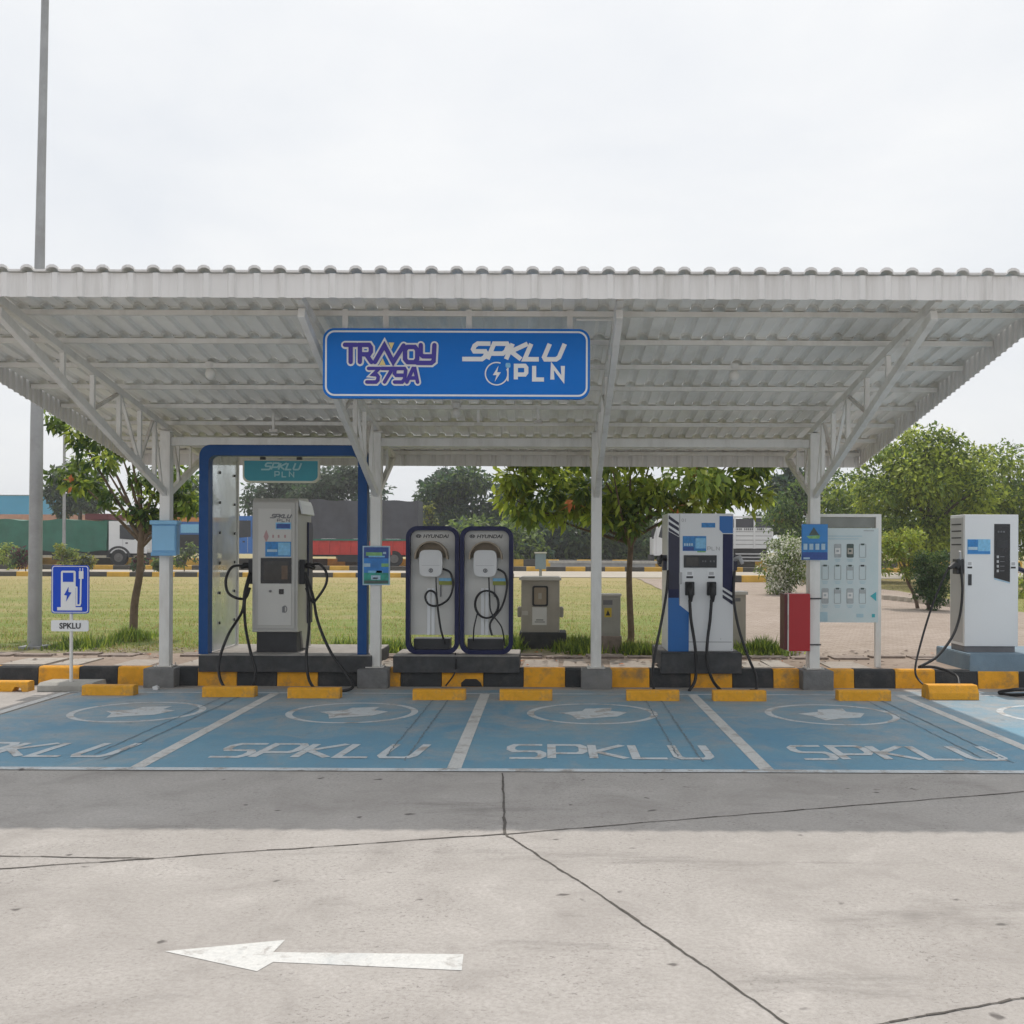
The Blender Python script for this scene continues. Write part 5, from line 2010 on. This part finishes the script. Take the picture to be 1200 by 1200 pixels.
def limbs(mb, base, top, r0, blobs, seed, mat='bark', nl=9, lean=.0):
    rs = random.Random(seed)
    base, top = Vector(base), Vector(top)
    mid = [base.lerp(top, t) + Vector((rs.uniform(-1, 1), rs.uniform(-1, 1), 0)) * r0 * (.5 if 0 < t < 1 else 0) for t in (0, .08, .3, .55, .8, 1)]
    mb.tube(smooth_path(mid, 4), [r0 * (1.35 if i == 0 else 1.1 if i < 3 else 1 - .35 * i / 20) for i in range(21)], mat, 10)
    for b in rs.sample(blobs, min(nl, len(blobs))):
        t = rs.uniform(.72, 1.0)
        s = base.lerp(top, t)
        e = Vector(b[:3])
        m1 = s.lerp(e, .5) + Vector((0, 0, (e - s).length * .08 * rs.uniform(-1, 1.5)))
        p = smooth_path([s, m1, e], 4)
        mb.tube(p, [r0 * .5 * (1 - .8 * i / (len(p) - 1)) for i in range(len(p))], mat, 6)


def tree(name, label, base, top, r0, crown_c, crown_r, nb, br, nl, size, mats, seed, group=None, cat='tree', droop=.3, aspect=.42, bark='bark', low=-1.0, extra=None, shell=.5, weights=None, flat_=.6):
    base = Vector(base)
    t = thing(name, label, cat, base, group)
    bl = clumps(crown_c, crown_r, nb, br, seed, len(mats), low)
    if extra: bl += extra
    mb = MB()
    limbs(mb, base - Vector((0, 0, .06)), top, r0, bl, seed, bark)
    mb.build('trunk', t)
    leaf_mesh('crown', t, base, bl, nl, size, mats, droop, aspect, seed, shell, flat_, weights)
    return t


def gpt(px, Y): return Vector((X_(px, Y), Y, tz(X_(px, Y), Y)))


# the broad leaved tree right behind the canopy
Y = 16.4
b = gpt(738, Y)
c = P(742, 570, Y)
cl = clumps((c.x - .05, Y, 3.12), (2.05, 1.5, .78), 40, .38, 5, 4, -1)
cl += [(X_(x, Y - .2), Y - .2 - .1 * (i % 3), Z_(y, Y), .30, .3, .22, i) for i, (x, y) in enumerate(
    ((600, 585), (620, 600), (640, 580), (655, 600), (680, 590), (700, 605), (722, 600), (750, 590), (770, 575), (795, 585), (820, 590), (845, 570), (868, 575), (885, 580), (605, 565), (660, 565), (790, 600), (735, 612)))]
t = thing('broadleaf_tree', 'bright green broad leaved tree with slim trunk between third column and blue charger', 'tree', b)
mb = MB()
limbs(mb, b - Vector((0, 0, .06)), (b.x + .02, Y, 2.25), .060, cl, 11, 'bark', 16)
mb.build('trunk', t)
leaf_mesh('crown', t, b, cl, 9000, .18, ['leaf_lime', 'leaf_green', 'leaf_mid', 'leaf_lime', 'leaf_yellow'], .45, .42, 12, .5, .6, [4, 4, 2, 3, 1])
leaf_mesh('withered_leaves', t, b, [(X_(672, Y) - .0, Y - .75, Z_(590, Y - .7), .12, .1, .12, 0), (X_(815, Y), Y - .75, Z_(552, Y - .7), .12, .1, .1, 0), (X_(782, Y), Y - .75, Z_(592, Y - .7), .1, .1, .1, 0)], 12, .17, ['orange_leaf'], .6, .5, 3)

# the leaning tree at the left
Y = 17.3
b = gpt(155, Y)
cl = clumps((X_(150, Y), Y, 2.95), (1.25, 1.1, .85), 15, .26, 8, 4)
cl += [(X_(x, Y - .1), Y - .1, Z_(y, Y), .22, .2, .16, i) for i, (x, y) in enumerate(
    ((62, 492), (75, 500), (90, 510), (100, 525), (110, 515), (70, 560), (85, 570), (120, 545), (140, 530), (165, 560), (180, 580), (205, 580), (222, 590), (130, 585), (150, 600), (170, 600), (215, 560), (195, 605)))]
t = thing('broadleaf_tree', 'sparse leaning tree with slender brown trunk behind the leftmost column', 'tree', b)
mb = MB()
limbs(mb, b - Vector((0, 0, .06)), (X_(168, Y), Y, Z_(612, Y)), .075, cl, 21, 'bark', 16)
mb.build('trunk', t)
leaf_mesh('crown', t, b, cl, 3000, .15, ['leaf_green', 'leaf_mid', 'leaf_lime', 'leaf_deep'], .5, .42, 22, .5, .6, [3, 4, 1.6, 2])
leaf_mesh('withered_leaves', t, b, [(X_(104, Y), Y - .6, Z_(572, Y), .10, .1, .18, 0)], 7, .13, ['orange_leaf'], .6, .5, 3)

# tall feathery trees at the right
G = 'tall trees beyond the paved path at the right'
spec = [(960, 44, 606, 58, 48, 'darker tree crown just right of the rightmost column, behind the information board', ['leaf_mid', 'leaf_deep', 'leaf_green'], 4200),
        (1085, 37, 580, 76, 72, 'tall feathery green tree above the clipped bush, highest of the right hand trees', ['leaf_green', 'leaf_mid', 'leaf_lime', 'leaf_lime'], 9500),
        (1165, 40, 592, 75, 64, 'wide green tree behind the white charger at the right edge', ['leaf_green', 'leaf_mid', 'leaf_lime'], 8500),
        (1262, 41, 590, 70, 70, 'green tree cut off by the right picture edge', ['leaf_green', 'leaf_mid'], 5000),
        (1010, 41, 612, 55, 52, 'lower lighter green tree behind the information board', ['leaf_green', 'leaf_lime', 'leaf_mid'], 5200),
        (1120, 46, 625, 80, 40, 'dark green lower tree filling the gap left of the white charger', ['leaf_deep', 'leaf_mid'], 4200)]
for i, (px, Y, py, rx, rz, lb, mats, nlv) in enumerate(spec):
    b = gpt(px, Y)
    k = Y / 1200
    c = (X_(px, Y), Y, Z_(py, Y))
    ex = []
    rr = random.Random(40 + i)
    for j in range(10):
        a = R(rr.uniform(20, 160))
        s = rr.uniform(.9, 1.15)
        ex.append((c[0] + rx * k * s * math.cos(a), Y + rr.uniform(-1, 1), c[2] + rz * k * s * math.sin(a), .42, .4, .2, j))
    tree('tall_tree', lb, b, (c[0] + .1, Y, c[2] - rz * k * .3), .16, c, (rx * k, rx * k * .8, rz * k), 76, .70, int(nlv * 1.7), .19, mats, 50 + i, G, extra=ex, shell=.42, aspect=.5, bark='bark_dark', low=-1)

# distant trees
G = 'distant trees behind the trucks'
spec = [(545, 74, 600, 50, 55, 'dark bluish tree behind the left wallbox stand top', ['leaf_blue', 'leaf_deep', 'leaf_mid'], 5200),
        (600, 78, 612, 45, 46, 'dark green tree behind the wallbox stands, right part', ['leaf_deep', 'leaf_blue', 'leaf_mid'], 4200),
        (655, 70, 628, 52, 36, 'low dark tree behind the broad leaved tree, left of the third column', ['leaf_deep', 'leaf_mid', 'leaf_blue'], 4600),
        (725, 70, 630, 50, 36, 'low dark tree behind the slim trunk of the broad leaved tree', ['leaf_deep', 'leaf_mid'], 4600),
        (515, 82, 598, 34, 52, 'pale blue green distant tree just right of the open sky gap', ['leaf_blue', 'leaf_grey'], 3600),
        (575, 66, 640, 60, 30, 'mid green shrubby tree low behind the gap between the wallbox stands', ['leaf_mid', 'leaf_green', 'leaf_blue'], 4200),
        (690, 84, 600, 60, 50, 'distant tree behind the broad leaved tree crown', ['leaf_blue', 'leaf_deep'], 4200),
        (778, 75, 632, 30, 30, 'dark shrubby tree behind the blue and white charger', ['leaf_deep', 'leaf_mid'], 2200),
        (395, 80, 580, 48, 34, 'grey green distant tree above the red truck tarpaulin', ['leaf_grey', 'leaf_blue', 'leaf_deep'], 3600),
        (330, 82, 585, 42, 34, 'grey green distant tree seen through the blue shelter', ['leaf_grey', 'leaf_blue', 'leaf_deep'], 2600),
        (92, 72, 578, 33, 32, 'small grey green tree behind the distant thin pole', ['leaf_grey', 'leaf_blue', 'leaf_mid'], 2800),
        (216, 76, 588, 28, 30, 'distant dull green tree beside the blue shelter left leg', ['leaf_grey', 'leaf_mid', 'leaf_deep'], 2200),
        (503, 66, 610, 9, 24, 'small spindly pale tree at the right end of the red truck', ['leaf_grey', 'leaf_yellow'], 420),
        (925, 62, 590, 24, 46, 'dark conifer like tree just left of the rightmost column', ['leaf_blue', 'leaf_deep', 'leaf_mid'], 2800),
        (885, 68, 625, 20, 26, 'dark tree behind the white truck cargo bed', ['leaf_deep', 'leaf_mid'], 1500)]
for i, (px, Y, py, rx, rz, lb, mats, nlv) in enumerate(spec):
    b = gpt(px, Y)
    k = Y / 1200
    c = (X_(px, Y), Y, Z_(py, Y))
    tree('distant_tree', lb, b, (c[0] + .1, Y, c[2] - rz * k * .2), .18, c, (rx * k, rx * k * .7, rz * k), 44, rx * k * .36, int(nlv * 1.7), .40 if rx > 20 else .22, mats, 80 + i, G, aspect=.55, bark='bark_dark', low=-1)

# shrubs
Y = 24.2
b = gpt(1088, Y)
tree('topiary_bush', 'dark dense rounded bush left of the white charger', b, (b.x, Y, 1.1), .05, (X_(1093, Y), Y, Z_(677, Y)), (.40, .40, .70), 60, .20, 9000, .07, ['leaf_deep', 'leaf_mid', 'leaf_deep'], 101, cat='bush', bark='bark_dark')
Y = 25.0
b = gpt(1078, Y)
tree('flowering_shrub', 'light green spreading shrub on thin crooked stems right of the information board', b, (X_(1062, Y), Y, Z_(672, Y)), .05, (X_(1058, Y), Y, Z_(648, Y)), (.64, .55, .56), 28, .24, 3000, .10, ['leaf_lime', 'leaf_green', 'leaf_yellow'], 102, cat='bush')
Y = 31.0
b = gpt(925, Y)
t = tree('flowering_shrub', 'bush covered in white blossom left of the rightmost column', b, (b.x, Y, 1.6), .06, (X_(922, Y), Y, Z_(658, Y)), (.66, .6, 1.0), 60, .32, 9000, .10, ['leaf_green', 'leaf_mid', 'white_flower', 'white_flower'], 103, cat='bush', weights=[4, 2, 2, 1])
Y = 30.0
b = gpt(1215, Y)
tree('flowering_shrub', 'light green shrub at the right edge behind the white charger', b, (b.x, Y, 1.3), .05, (X_(1212, Y), Y, Z_(690, Y)), (.7, .6, .7), 18, .3, 1600, .13, ['leaf_lime', 'leaf_green'], 104, cat='bush')
G = 'low shrubs before the parked trucks'
for px, Y, py, r_, lb, mats in ((10, 50, 652, .75, 'round bright green shrub at the far left picture edge', ['leaf_green', 'leaf_lime']),
                                (30, 48, 655, .58, 'purple leaved shrub left of the thick lamp pole', ['leaf_purple', 'leaf_purple', 'leaf_deep']),
                                (76, 49, 652, .55, 'yellow green shrub right of the thick lamp pole, before the green truck', ['leaf_yellow', 'leaf_green']),
                                (98, 48, 660, .42, 'small dry shrub before the green truck wheels', ['leaf_yellow', 'leaf_grey']),
                                (162, 48, 662, .40, 'small dark red shrub before the white cab', ['leaf_purple', 'leaf_deep']),
                                (216, 49, 650, .65, 'dull green shrub between the leftmost column and the blue shelter', ['leaf_grey', 'leaf_green']),
                                (190, 48, 664, .35, 'tiny green plant under the pale blue box far away', ['leaf_green', 'leaf_mid'])):
    b = gpt(px, Y)
    c = (X_(px, Y), Y, max(Z_(py, Y), b.z + r_ * .7))
    tree('shrub', lb, b, (b.x, Y, b.z + r_ * .5), .03, c, (r_, r_ * .8, r_ * .9), 14, r_ * .38, 520, .2, mats, int(px) + 7, G, cat='bush')


# ---- grass blades near the pavement and weeds: nobody could count them
def blades(name, pts, h, w_, mats, seed):
    rs = np.random.RandomState(seed)
    n = len(pts)
    p = np.array(pts)
    hh = h * rs.uniform(.4, 1.3, n)
    a = rs.uniform(0, 2 * math.pi, n)
    dx, dy = np.cos(a), np.sin(a)
    hh *= np.array([.45 + 1.1 * max(0.0, .5 + noise.noise(Vector((q_[0] * 3.1, q_[1] * 3.1, 1.7)))) for q_ in pts])
    lean = rs.uniform(0, 1.0, n) * hh
    V = np.zeros((n, 3, 3))
    V[:, 0] = p; V[:, 0, 0] -= dy * w_ / 2; V[:, 0, 1] += dx * w_ / 2
    V[:, 1] = p; V[:, 1, 0] += dy * w_ / 2; V[:, 1, 1] -= dx * w_ / 2
    V[:, 2] = p; V[:, 2, 0] += dx * lean; V[:, 2, 1] += dy * lean; V[:, 2, 2] += hh
    me = bpy.data.meshes.new(name)
    me.vertices.add(n * 3); me.vertices.foreach_set('co', V.reshape(-1, 3).ravel())
    me.loops.add(n * 3); me.loops.foreach_set('vertex_index', np.arange(n * 3))
    me.polygons.add(n); me.polygons.foreach_set('loop_start', np.arange(n) * 3); me.polygons.foreach_set('loop_total', np.full(n, 3))
    for m_ in mats: me.materials.append(MATS[m_])
    me.polygons.foreach_set('material_index', rs.randint(0, len(mats), n).astype(np.int32))
    me.update()
    o = bpy.data.objects.new(name, me)
    COL.objects.link(o)
    return o


def in_path(x, y):
    l, r_ = path_edge(y)
    return l < x < r_


rs = random.Random(77)
pts = []
while len(pts) < 70000:
    y = 14.3 + 26 * rs.random() ** 1.9
    x = rs.uniform(-.58, .52) * y
    if in_path(x, y): continue
    dens = noise.noise(Vector((x * .9, y * .9, 0)))
    if y < 15.8 and dens < .45 - (y - 14.3) * .45: continue
    if dens < -.45 and rs.random() < .7: continue
    pts.append((x, y, tz(x, y) - .005))
o = blades('grass', pts, .042, .014, ['blade_green', 'blade_dry', 'blade_dry', 'leaf_yellow'], 5)
tag(o, 'short patchy green and dry grass of the meadow behind the kerb', 'grass', kind='stuff')
pts = []
for x0, x1, Y, n in ((868, 915, 14.7, 2600), (735, 778, 14.5, 2200), (655, 700, 15.2, 1500), (672, 702, 14.6, 700), (590, 612, 15.0, 500), (60, 120, 15.2, 500), (140, 175, 16.6, 700), (440, 470, 14.6, 500), (385, 425, 14.9, 600)):
    a, b = X_(x0, Y), X_(x1, Y)
    for k in range(n):
        x = rs.gauss((a + b) / 2, (b - a) / 3.2); y = Y + rs.gauss(0, .26)
        if y < 14.1: continue
        pts.append((x, y, tz(x, y) - .005))
o = blades('weeds', pts, .13, .03, ['leaf_green', 'leaf_mid', 'blade_green', 'leaf_lime'], 6)
tag(o, 'clumps of taller green weeds around the cabinets and tree trunks', 'weeds', kind='stuff')

# dry leaves scattered on the footpath
rs2 = np.random.RandomState(9)
mb = MB()
for k in range(420):
    y = rs2.uniform(12.7, 14.9); x = rs2.uniform(-7, 6.5)
    if y < 14.1 and rs2.rand() < .4: continue
    z = .245 if y < 13.6 else tz(x, y) + .03
    a = rs2.uniform(0, 6.28); s = rs2.uniform(.015, .05)
    mb.add([(x + s * math.cos(a + q_), y + s * math.sin(a + q_), z + (.012 if i_ % 2 else 0)) for i_, q_ in enumerate((0, 1.3, 3.14, 4.6))], [(0, 1, 2, 3)], 'orange_leaf' if k % 9 == 0 else 'stone_base')
o = structure(mb, 'fallen_leaves', kind='stuff')
tag(o, 'dry brown fallen leaves scattered over the footpath', 'leaves')


# ================================================================== TRUCKS
def wheel(t, x, y, zc, r_, wd=.28):
    mb = MB()
    mb.tube([(x, y, zc), (x, y + .03, zc), (x, y + wd, zc)], [r_ * .93, r_, r_], 'tyre', 24)
    wh = mb.build('wheel', t)
    mb = MB()
    mb.tube([(x, y - .012, zc), (x, y + .02, zc)], [r_ * .5, r_ * .56], 'rim', 16)
    mb.tube([(x, y - .06, zc), (x, y - .01, zc)], [r_ * .16, r_ * .2], 'rim', 10)
    mb.build('rim', wh)


def cab(t, xf, d, Y, g, ztop, mat, length=2.0, width=2.2):
    """cab with its nose at xf, facing direction d (+1 right)"""
    zb_ = g + .75
    x = lambda s: xf - d * s
    hgt = ztop - zb_
    prof_ = [(x(0), zb_), (x(0), zb_ + hgt * .48), (x(.28), zb_ + hgt * .93), (x(.45), ztop), (x(length), ztop), (x(length), zb_)]
    mb = MB()
    mb.prism(prof_, 'y', Y, Y + width, mat)
    c = mb.build('cab', t, bevel=.05)
    mb = MB()
    mb.prism([(x(.28), zb_ + hgt * .5), (x(.50), zb_ + hgt * .88), (x(1.6), zb_ + hgt * .88), (x(1.6), zb_ + hgt * .45), (x(.8), zb_ + hgt * .42)], 'y', Y - .012, Y + .01, 'window_dark')
    mb.build('side_window', c)
    mb = MB()
    mb.prism([(x(-.012), zb_ + hgt * .5), (x(.262), zb_ + hgt * .90), (x(.30), zb_ + hgt * .90), (x(.03), zb_ + hgt * .5)], 'y', Y + .12, Y + width - .12, 'window_dark')
    mb.build('windscreen', c)
    mb = MB()
    for s in (.14, 1.42):
        mb.box(x(s) - .012, x(s) + .012, Y - .006, Y + .004, zb_ + .08, zb_ + hgt * .9, 'metal_side')
    mb.box(x(1.25), x(1.12), Y - .03, Y, zb_ + hgt * .3, zb_ + hgt * .34, 'dark_grey')
    mb.build('door_seam', c)
    mb = MB()
    mb.box(x(-.12), x(.05), Y + .05, Y + width - .05, g + .38, g + .78, 'truck_dark')
    mb.build('bumper', t)
    mb = MB()
    mb.box(x(-.05), x(.0), Y + .15, Y + .4, g + .85, g + 1.02, 'lamp_white')
    mb.build('headlight', c)
    mb = MB()
    mb.tube([(x(.1), Y - .02, zb_ + hgt * .75), (x(-.05), Y - .2, zb_ + hgt * .78)], .015, 'truck_dark', 6)
    mb.box(x(-.12), x(-.02), Y - .28, Y - .22, zb_ + hgt * .45, zb_ + hgt * .78, 'truck_dark')
    mb.build('mirror', c)
    return c


def arch(t, x, Y, g, r_, mat='truck_dark'):
    mb = MB()
    o_ = [(x + (r_ + .22) * math.cos(R(a)), g + r_ + (r_ + .18) * math.sin(R(a))) for a in range(0, 181, 12)]
    i_ = [(x + (r_ + .08) * math.cos(R(a)), g + r_ + (r_ + .06) * math.sin(R(a))) for a in range(0, 181, 12)]
    mb.prism(o_ + i_[::-1], 'y', Y - .03, Y + .45, mat)
    mb.build('mudguard', t)


def tarp(name, t, x0, x1, Y, z0, z1, mat, wd=2.3, seed=1, folds=10):
    rs = random.Random(seed)
    nx = 60
    mb = MB()
    vs, fs = [], []
    rows = 12
    for j in range(rows + 1):
        for i in range(nx + 1):
            x = x0 + (x1 - x0) * i / nx
            u = j / rows
            wob = .10 * math.sin(x * 5.1 + u * 3 + math.sin(x * 2.3) * 1.5) + .04 * math.sin(x * 2.2 - u * 5)
            y = Y - .02 + wob * (.4 + .6 * math.sin(math.pi * u)) * .7
            z = z0 + (z1 - z0) * u + (.04 * math.sin(x * 1.7) + .03 * math.sin(x * 4.1) if j in (rows,) else 0) + (.05 * math.sin(x * 3.3) if j == 0 else 0)
            vs.append((x, y, z))
    for j in range(rows):
        for i in range(nx):
            k = j * (nx + 1) + i
            fs.append((k, k + 1, k + nx + 2, k + nx + 1))
    mb.add(vs, fs, mat, True)
    mb.box(x0 + .02, x1 - .02, Y + .12, Y + wd, z0 + .03, z1 - .06, mat)
    tp = [vs[rows * (nx + 1) + i] for i in range(nx + 1)]
    vt = tp + [(p[0], Y + wd, p[2]) for p in tp]
    mb.add(vt, [(i, i + 1, nx + 2 + i, nx + 1 + i) for i in range(nx)], mat, True)
    e = [vs[j * (nx + 1) + nx] for j in range(rows + 1)]
    mb.add(e + [(e[0][0], Y + wd, z0), (e[-1][0], Y + wd, z1)], [list(range(rows + 1)) + [rows + 2, rows + 1]], mat)
    e = [vs[j * (nx + 1)] for j in range(rows + 1)]
    mb.add(e + [(e[0][0], Y + wd, z0), (e[-1][0], Y + wd, z1)], [list(range(rows + 1)) + [rows + 2, rows + 1]], mat)
    return mb.build(name, t)


TY_ = 60.5
g = tz(-20, TY_)
xf = X_(172, TY_)
t = thing('cargo_truck', 'long truck with dark green tarpaulin and white cab facing right', 'truck', ((X_(40, TY_)), TY_, g), 'trucks parked along the far road')
cab(t, xf, 1, TY_, g, Z_(612.5, TY_), 'truck_white', 2.25)
tarp('tarpaulin', t, X_(-120, TY_), X_(125, TY_), TY_, Z_(648, TY_), Z_(611.5, TY_), 'tarp_green')
mb = MB()
mb.box(X_(-120, TY_), xf - .4, TY_ + .2, TY_ + 2.1, g + .62, g + .88, 'truck_dark')
mb.box(X_(-118, TY_), X_(122, TY_), TY_ + .1, TY_ + 2.2, g + .86, Z_(647, TY_) + .1, 'truck_dark')
mb.box(X_(60, TY_), X_(100, TY_), TY_ + .1, TY_ + .5, g + .35, g + .8, 'truck_dark')
mb.build('chassis', t)
mb = MB()
mb.box(X_(100, TY_), X_(127, TY_), TY_ - .05, TY_ + 2.3, Z_(611, TY_), Z_(604, TY_), 'red_dark')
mb.build('roof_load', t)
for px in (139, 20, -4, -90):
    wheel(t, X_(px, TY_), TY_ - .02, g + .5, .5)
arch(t, X_(139, TY_), TY_, g, .5)

xf = X_(300, TY_)
g = tz(-12, TY_)
t = thing('cargo_truck', 'truck with dark grey tarpaulin over a red cargo bed, behind the second column', 'truck', (X_(400, TY_), TY_, g), 'trucks parked along the far road')
tarp('tarpaulin', t, X_(296, TY_), X_(490, TY_), TY_, Z_(632.5, TY_), Z_(587, TY_), 'tarp_grey', seed=3)
mb = MB()
mb.box(X_(298, TY_), X_(478, TY_), TY_ + .03, TY_ + 2.2, Z_(651, TY_), Z_(633, TY_), 'truck_red')
x = X_(298, TY_)
while x < X_(476, TY_):
    mb.box(x, x + .09, TY_ - .03, TY_ + .03, Z_(651, TY_), Z_(633.4, TY_), 'truck_red'); x += .62
mb.box(X_(298, TY_), X_(478, TY_), TY_ - .05, TY_ + .03, Z_(634.5, TY_), Z_(632.5, TY_), 'tarp_green')
mb.build('cargo_bed', t)
mb = MB()
mb.box(X_(300, TY_), X_(474, TY_), TY_ + .3, TY_ + 2.0, g + .6, Z_(651, TY_), 'truck_dark')
mb.box(X_(395, TY_), X_(420, TY_), TY_ + .1, TY_ + .6, g + .3, g + .8, 'truck_dark')
mb.build('chassis', t)
for px in (318, 438, 462): wheel(t, X_(px, TY_), TY_, g + .48, .48)
cab(t, X_(262, TY_), -1, TY_, g, Z_(606, TY_), 'truck_blue', 1.75)

TZ_ = 66.5
g = tz(-20, TZ_)
t = thing('cargo_truck', 'blue truck with an orange top band seen left of the blue shelter', 'truck', (X_(225, TZ_), TZ_, g), 'trucks parked along the far road')
mb = MB()
mb.box(X_(178, TZ_), X_(262, TZ_), TZ_, TZ_ + 2.2, Z_(650, TZ_), Z_(628, TZ_), 'truck_dark')
mb.box(X_(176, TZ_), X_(264, TZ_), TZ_ - .02, TZ_ + 2.25, Z_(628, TZ_), Z_(613, TZ_), 'truck_blue')
mb.box(X_(176, TZ_), X_(264, TZ_), TZ_ - .04, TZ_ + 2.25, Z_(612.9, TZ_), Z_(608, TZ_), 'truck_orange')
mb.build('cargo_box', t)
mb = MB()
mb.box(X_(212, TZ_), X_(233, TZ_), TZ_ - .05, TZ_, Z_(626, TZ_), Z_(616, TZ_), 'sticker_light')
mb.build('side_panel', t)
for px in (190, 245): wheel(t, X_(px, TZ_), TZ_, g + .48, .48)

TW = 60.0
g = tz(10, TW)
t = thing('cargo_truck', 'white slatted truck behind the blue and white charger', 'truck', (X_(840, TW), TW, g), 'trucks parked along the far road')
mb = MB()
zb_, zt_ = Z_(642, TW), Z_(617, TW)
for k in range(5):
    h_ = (zt_ - zb_) / 5
    mb.box(X_(792, TW), X_(906, TW), TW, TW + 2.2, zb_ + k * h_ + .02, zb_ + (k + 1) * h_ - .03, 'truck_white')
mb.box(X_(793, TW), X_(905, TW), TW + .05, TW + 2.15, zb_, zt_ - .02, 'metal_side')
for px in (792, 815, 838, 861, 884, 905):
    mb.box(X_(px, TW) - .05, X_(px, TW) + .05, TW - .05, TW, zb_, Z_(604, TW), 'truck_white')
mb.box(X_(792, TW), X_(906, TW), TW - .04, TW + .02, Z_(606, TW), Z_(604, TW), 'truck_white')
mb.box(X_(793, TW), X_(905, TW), TW + .1, TW + 2.1, zt_, Z_(607, TW), 'tarp_grey')
for k in range(16):
    if k not in (4, 11): mb.box(X_(861 + 2.2 * k, TW), X_(862.4 + 2.2 * k, TW), TW - .012, TW, Z_(620.5, TW), Z_(618, TW), 'mid_grey')
mb.build('cargo_bed', t)
mb = MB()
mb.box(X_(792, TW), X_(900, TW), TW + .2, TW + 2.0, g + .5, zb_, 'truck_dark')
for k in range(3):
    mb.box(X_(862, TW), X_(892, TW), TW + .02, TW + .1, g + .42 + k * .2, g + .5 + k * .2, 'metal_side')
mb.build('chassis', t)
cab(t, X_(766, TW), -1, TW, g, Z_(607, TW), 'truck_white', 1.25)
for px in (779, 858): wheel(t, X_(px, TW), TW, g + .45, .45)

# ================================================================== FAR BUILDINGS AND WALL
BY_ = 95.0
x0, x1 = X_(-160, BY_), X_(38, BY_)
t = thing('warehouse', 'low warehouse with a plain bright blue wall behind the green truck', 'building', ((x0 + x1) / 2, BY_, .5))
mb = MB()
mb.box(x0, x1, BY_, BY_ + 12, .3, Z_(606, BY_), 'wall_cream')
mb.build('wall', t)
mb = MB()
mb.box(x0 - .2, x1 + .2, BY_ - .3, BY_ + 12.2, Z_(606, BY_), Z_(583.5, BY_), 'build_blue')
mb.box(x0 - .25, x1 + .25, BY_ - .35, BY_ + 12.25, Z_(583.5, BY_), Z_(582.5, BY_), 'metal_blue_grey')
mb.build('parapet', t)
BY_ = 78.0
x0, x1 = X_(-200, BY_), X_(170, BY_)
t = thing('boundary_wall', 'long low wall with a brown tiled top behind the green truck', 'wall', ((x0 + x1) / 2, BY_, .5))
mb = MB()
mb.box(x0, x1, BY_, BY_ + .3, .3, Z_(612, BY_), 'wall_cream')
mb.build('wall', t)
mb = MB()
mb.prism([(BY_ - .35, Z_(612, BY_)), (BY_ + .15, Z_(605, BY_)), (BY_ + .65, Z_(612, BY_))], 'x', x0, x1, 'rust_roof')
mb.build('tiled_top', t)
BY_ = 88.0
t = thing('water_tank', 'small blue box shaped tank on a stand above the brown topped wall', 'tank', (X_(88, BY_), BY_, .5))
mb = MB()
mb.box(X_(80, BY_), X_(97, BY_), BY_, BY_ + 1.4, Z_(601, BY_), Z_(590, BY_), 'truck_blue')
mb.prism([(X_(79, BY_), Z_(590, BY_)), (X_(88.5, BY_), Z_(586.5, BY_)), (X_(98, BY_), Z_(590, BY_))], 'y', BY_ - .05, BY_ + 1.45, 'sign_white')
mb.build('tank_body', t, bevel=.05)
for px in (81, 96):
    mb = MB()
    mb.box(X_(px, BY_) - .08, X_(px, BY_) + .08, BY_, BY_ + .2, .4, Z_(601, BY_), 'galvanised')
    mb.build('leg', t)
# low pale wall behind the grass in the middle
BY_ = 57.0
x0, x1 = X_(645, BY_), X_(768, BY_)
t = thing('low_wall', 'low pale grey wall under the dark trees left of the blue charger', 'wall', ((x0 + x1) / 2, BY_, .5))
mb = MB()
mb.box(x0, x1, BY_, BY_ + .5, .4, Z_(660, BY_), 'galvanised')
mb.box(x0 - .1, x1 + .1, BY_ - .08, BY_ + .58, Z_(660, BY_), Z_(657, BY_), 'pale_concrete')
mb.build('wall', t)

# red flag beside the white truck
FY_ = 52.0
x = X_(912, FY_)
t = thing('flag', 'small red flag on a pole above the white blossoming bush', 'flag', (x, FY_, tz(x, FY_)))
mb = MB()
mb.tube([(x + .35, FY_, tz(x, FY_)), (x + .30, FY_, Z_(598, FY_))], .025, 'galvanised', 6)
mb.build('pole', t)
mb = MB()
mb.prism([(x + .3, Z_(598, FY_)), (x - .45, Z_(603, FY_)), (x - .25, Z_(613, FY_)), (x + .05, Z_(614, FY_)), (x + .28, Z_(609, FY_))], 'y', FY_ - .01, FY_ + .01, 'flag_red')
mb.build('cloth', t)
# stones along the right path
mb = MB()
for k in range(11):
    px = 1036 + 9 * k
    Y = 28.5 - k * .35
    c = gpt(px, Y)
    mb.box(c.x, c.x + .24, c.y, c.y + .2, c.z - .05, c.z + .14, 'far_pale')
structure(mb, 'path_edging')

# ================================================================== HAZY AIR
mh = bpy.data.materials.new('hazy_air')
mh.use_nodes = True
mh.node_tree.nodes.clear()
ho = mh.node_tree.nodes.new('ShaderNodeOutputMaterial')
hv = mh.node_tree.nodes.new('ShaderNodeVolumePrincipled')
hv.inputs['Color'].default_value = (0.93, 0.95, 0.97, 1)
hv.inputs['Density'].default_value = 0.0011
hv.inputs['Anisotropy'].default_value = 0.2
mh.node_tree.links.new(hv.outputs[0], ho.inputs['Volume'])
MATS['hazy_air'] = mh
mb = MB()
mb.box(-310, 310, -70, 312, -1.2, 16.5, 'hazy_air')
o = mb.build('haze')
tag(o, 'faint pale haze in the air over the whole yard and the far road', 'haze', kind='stuff')
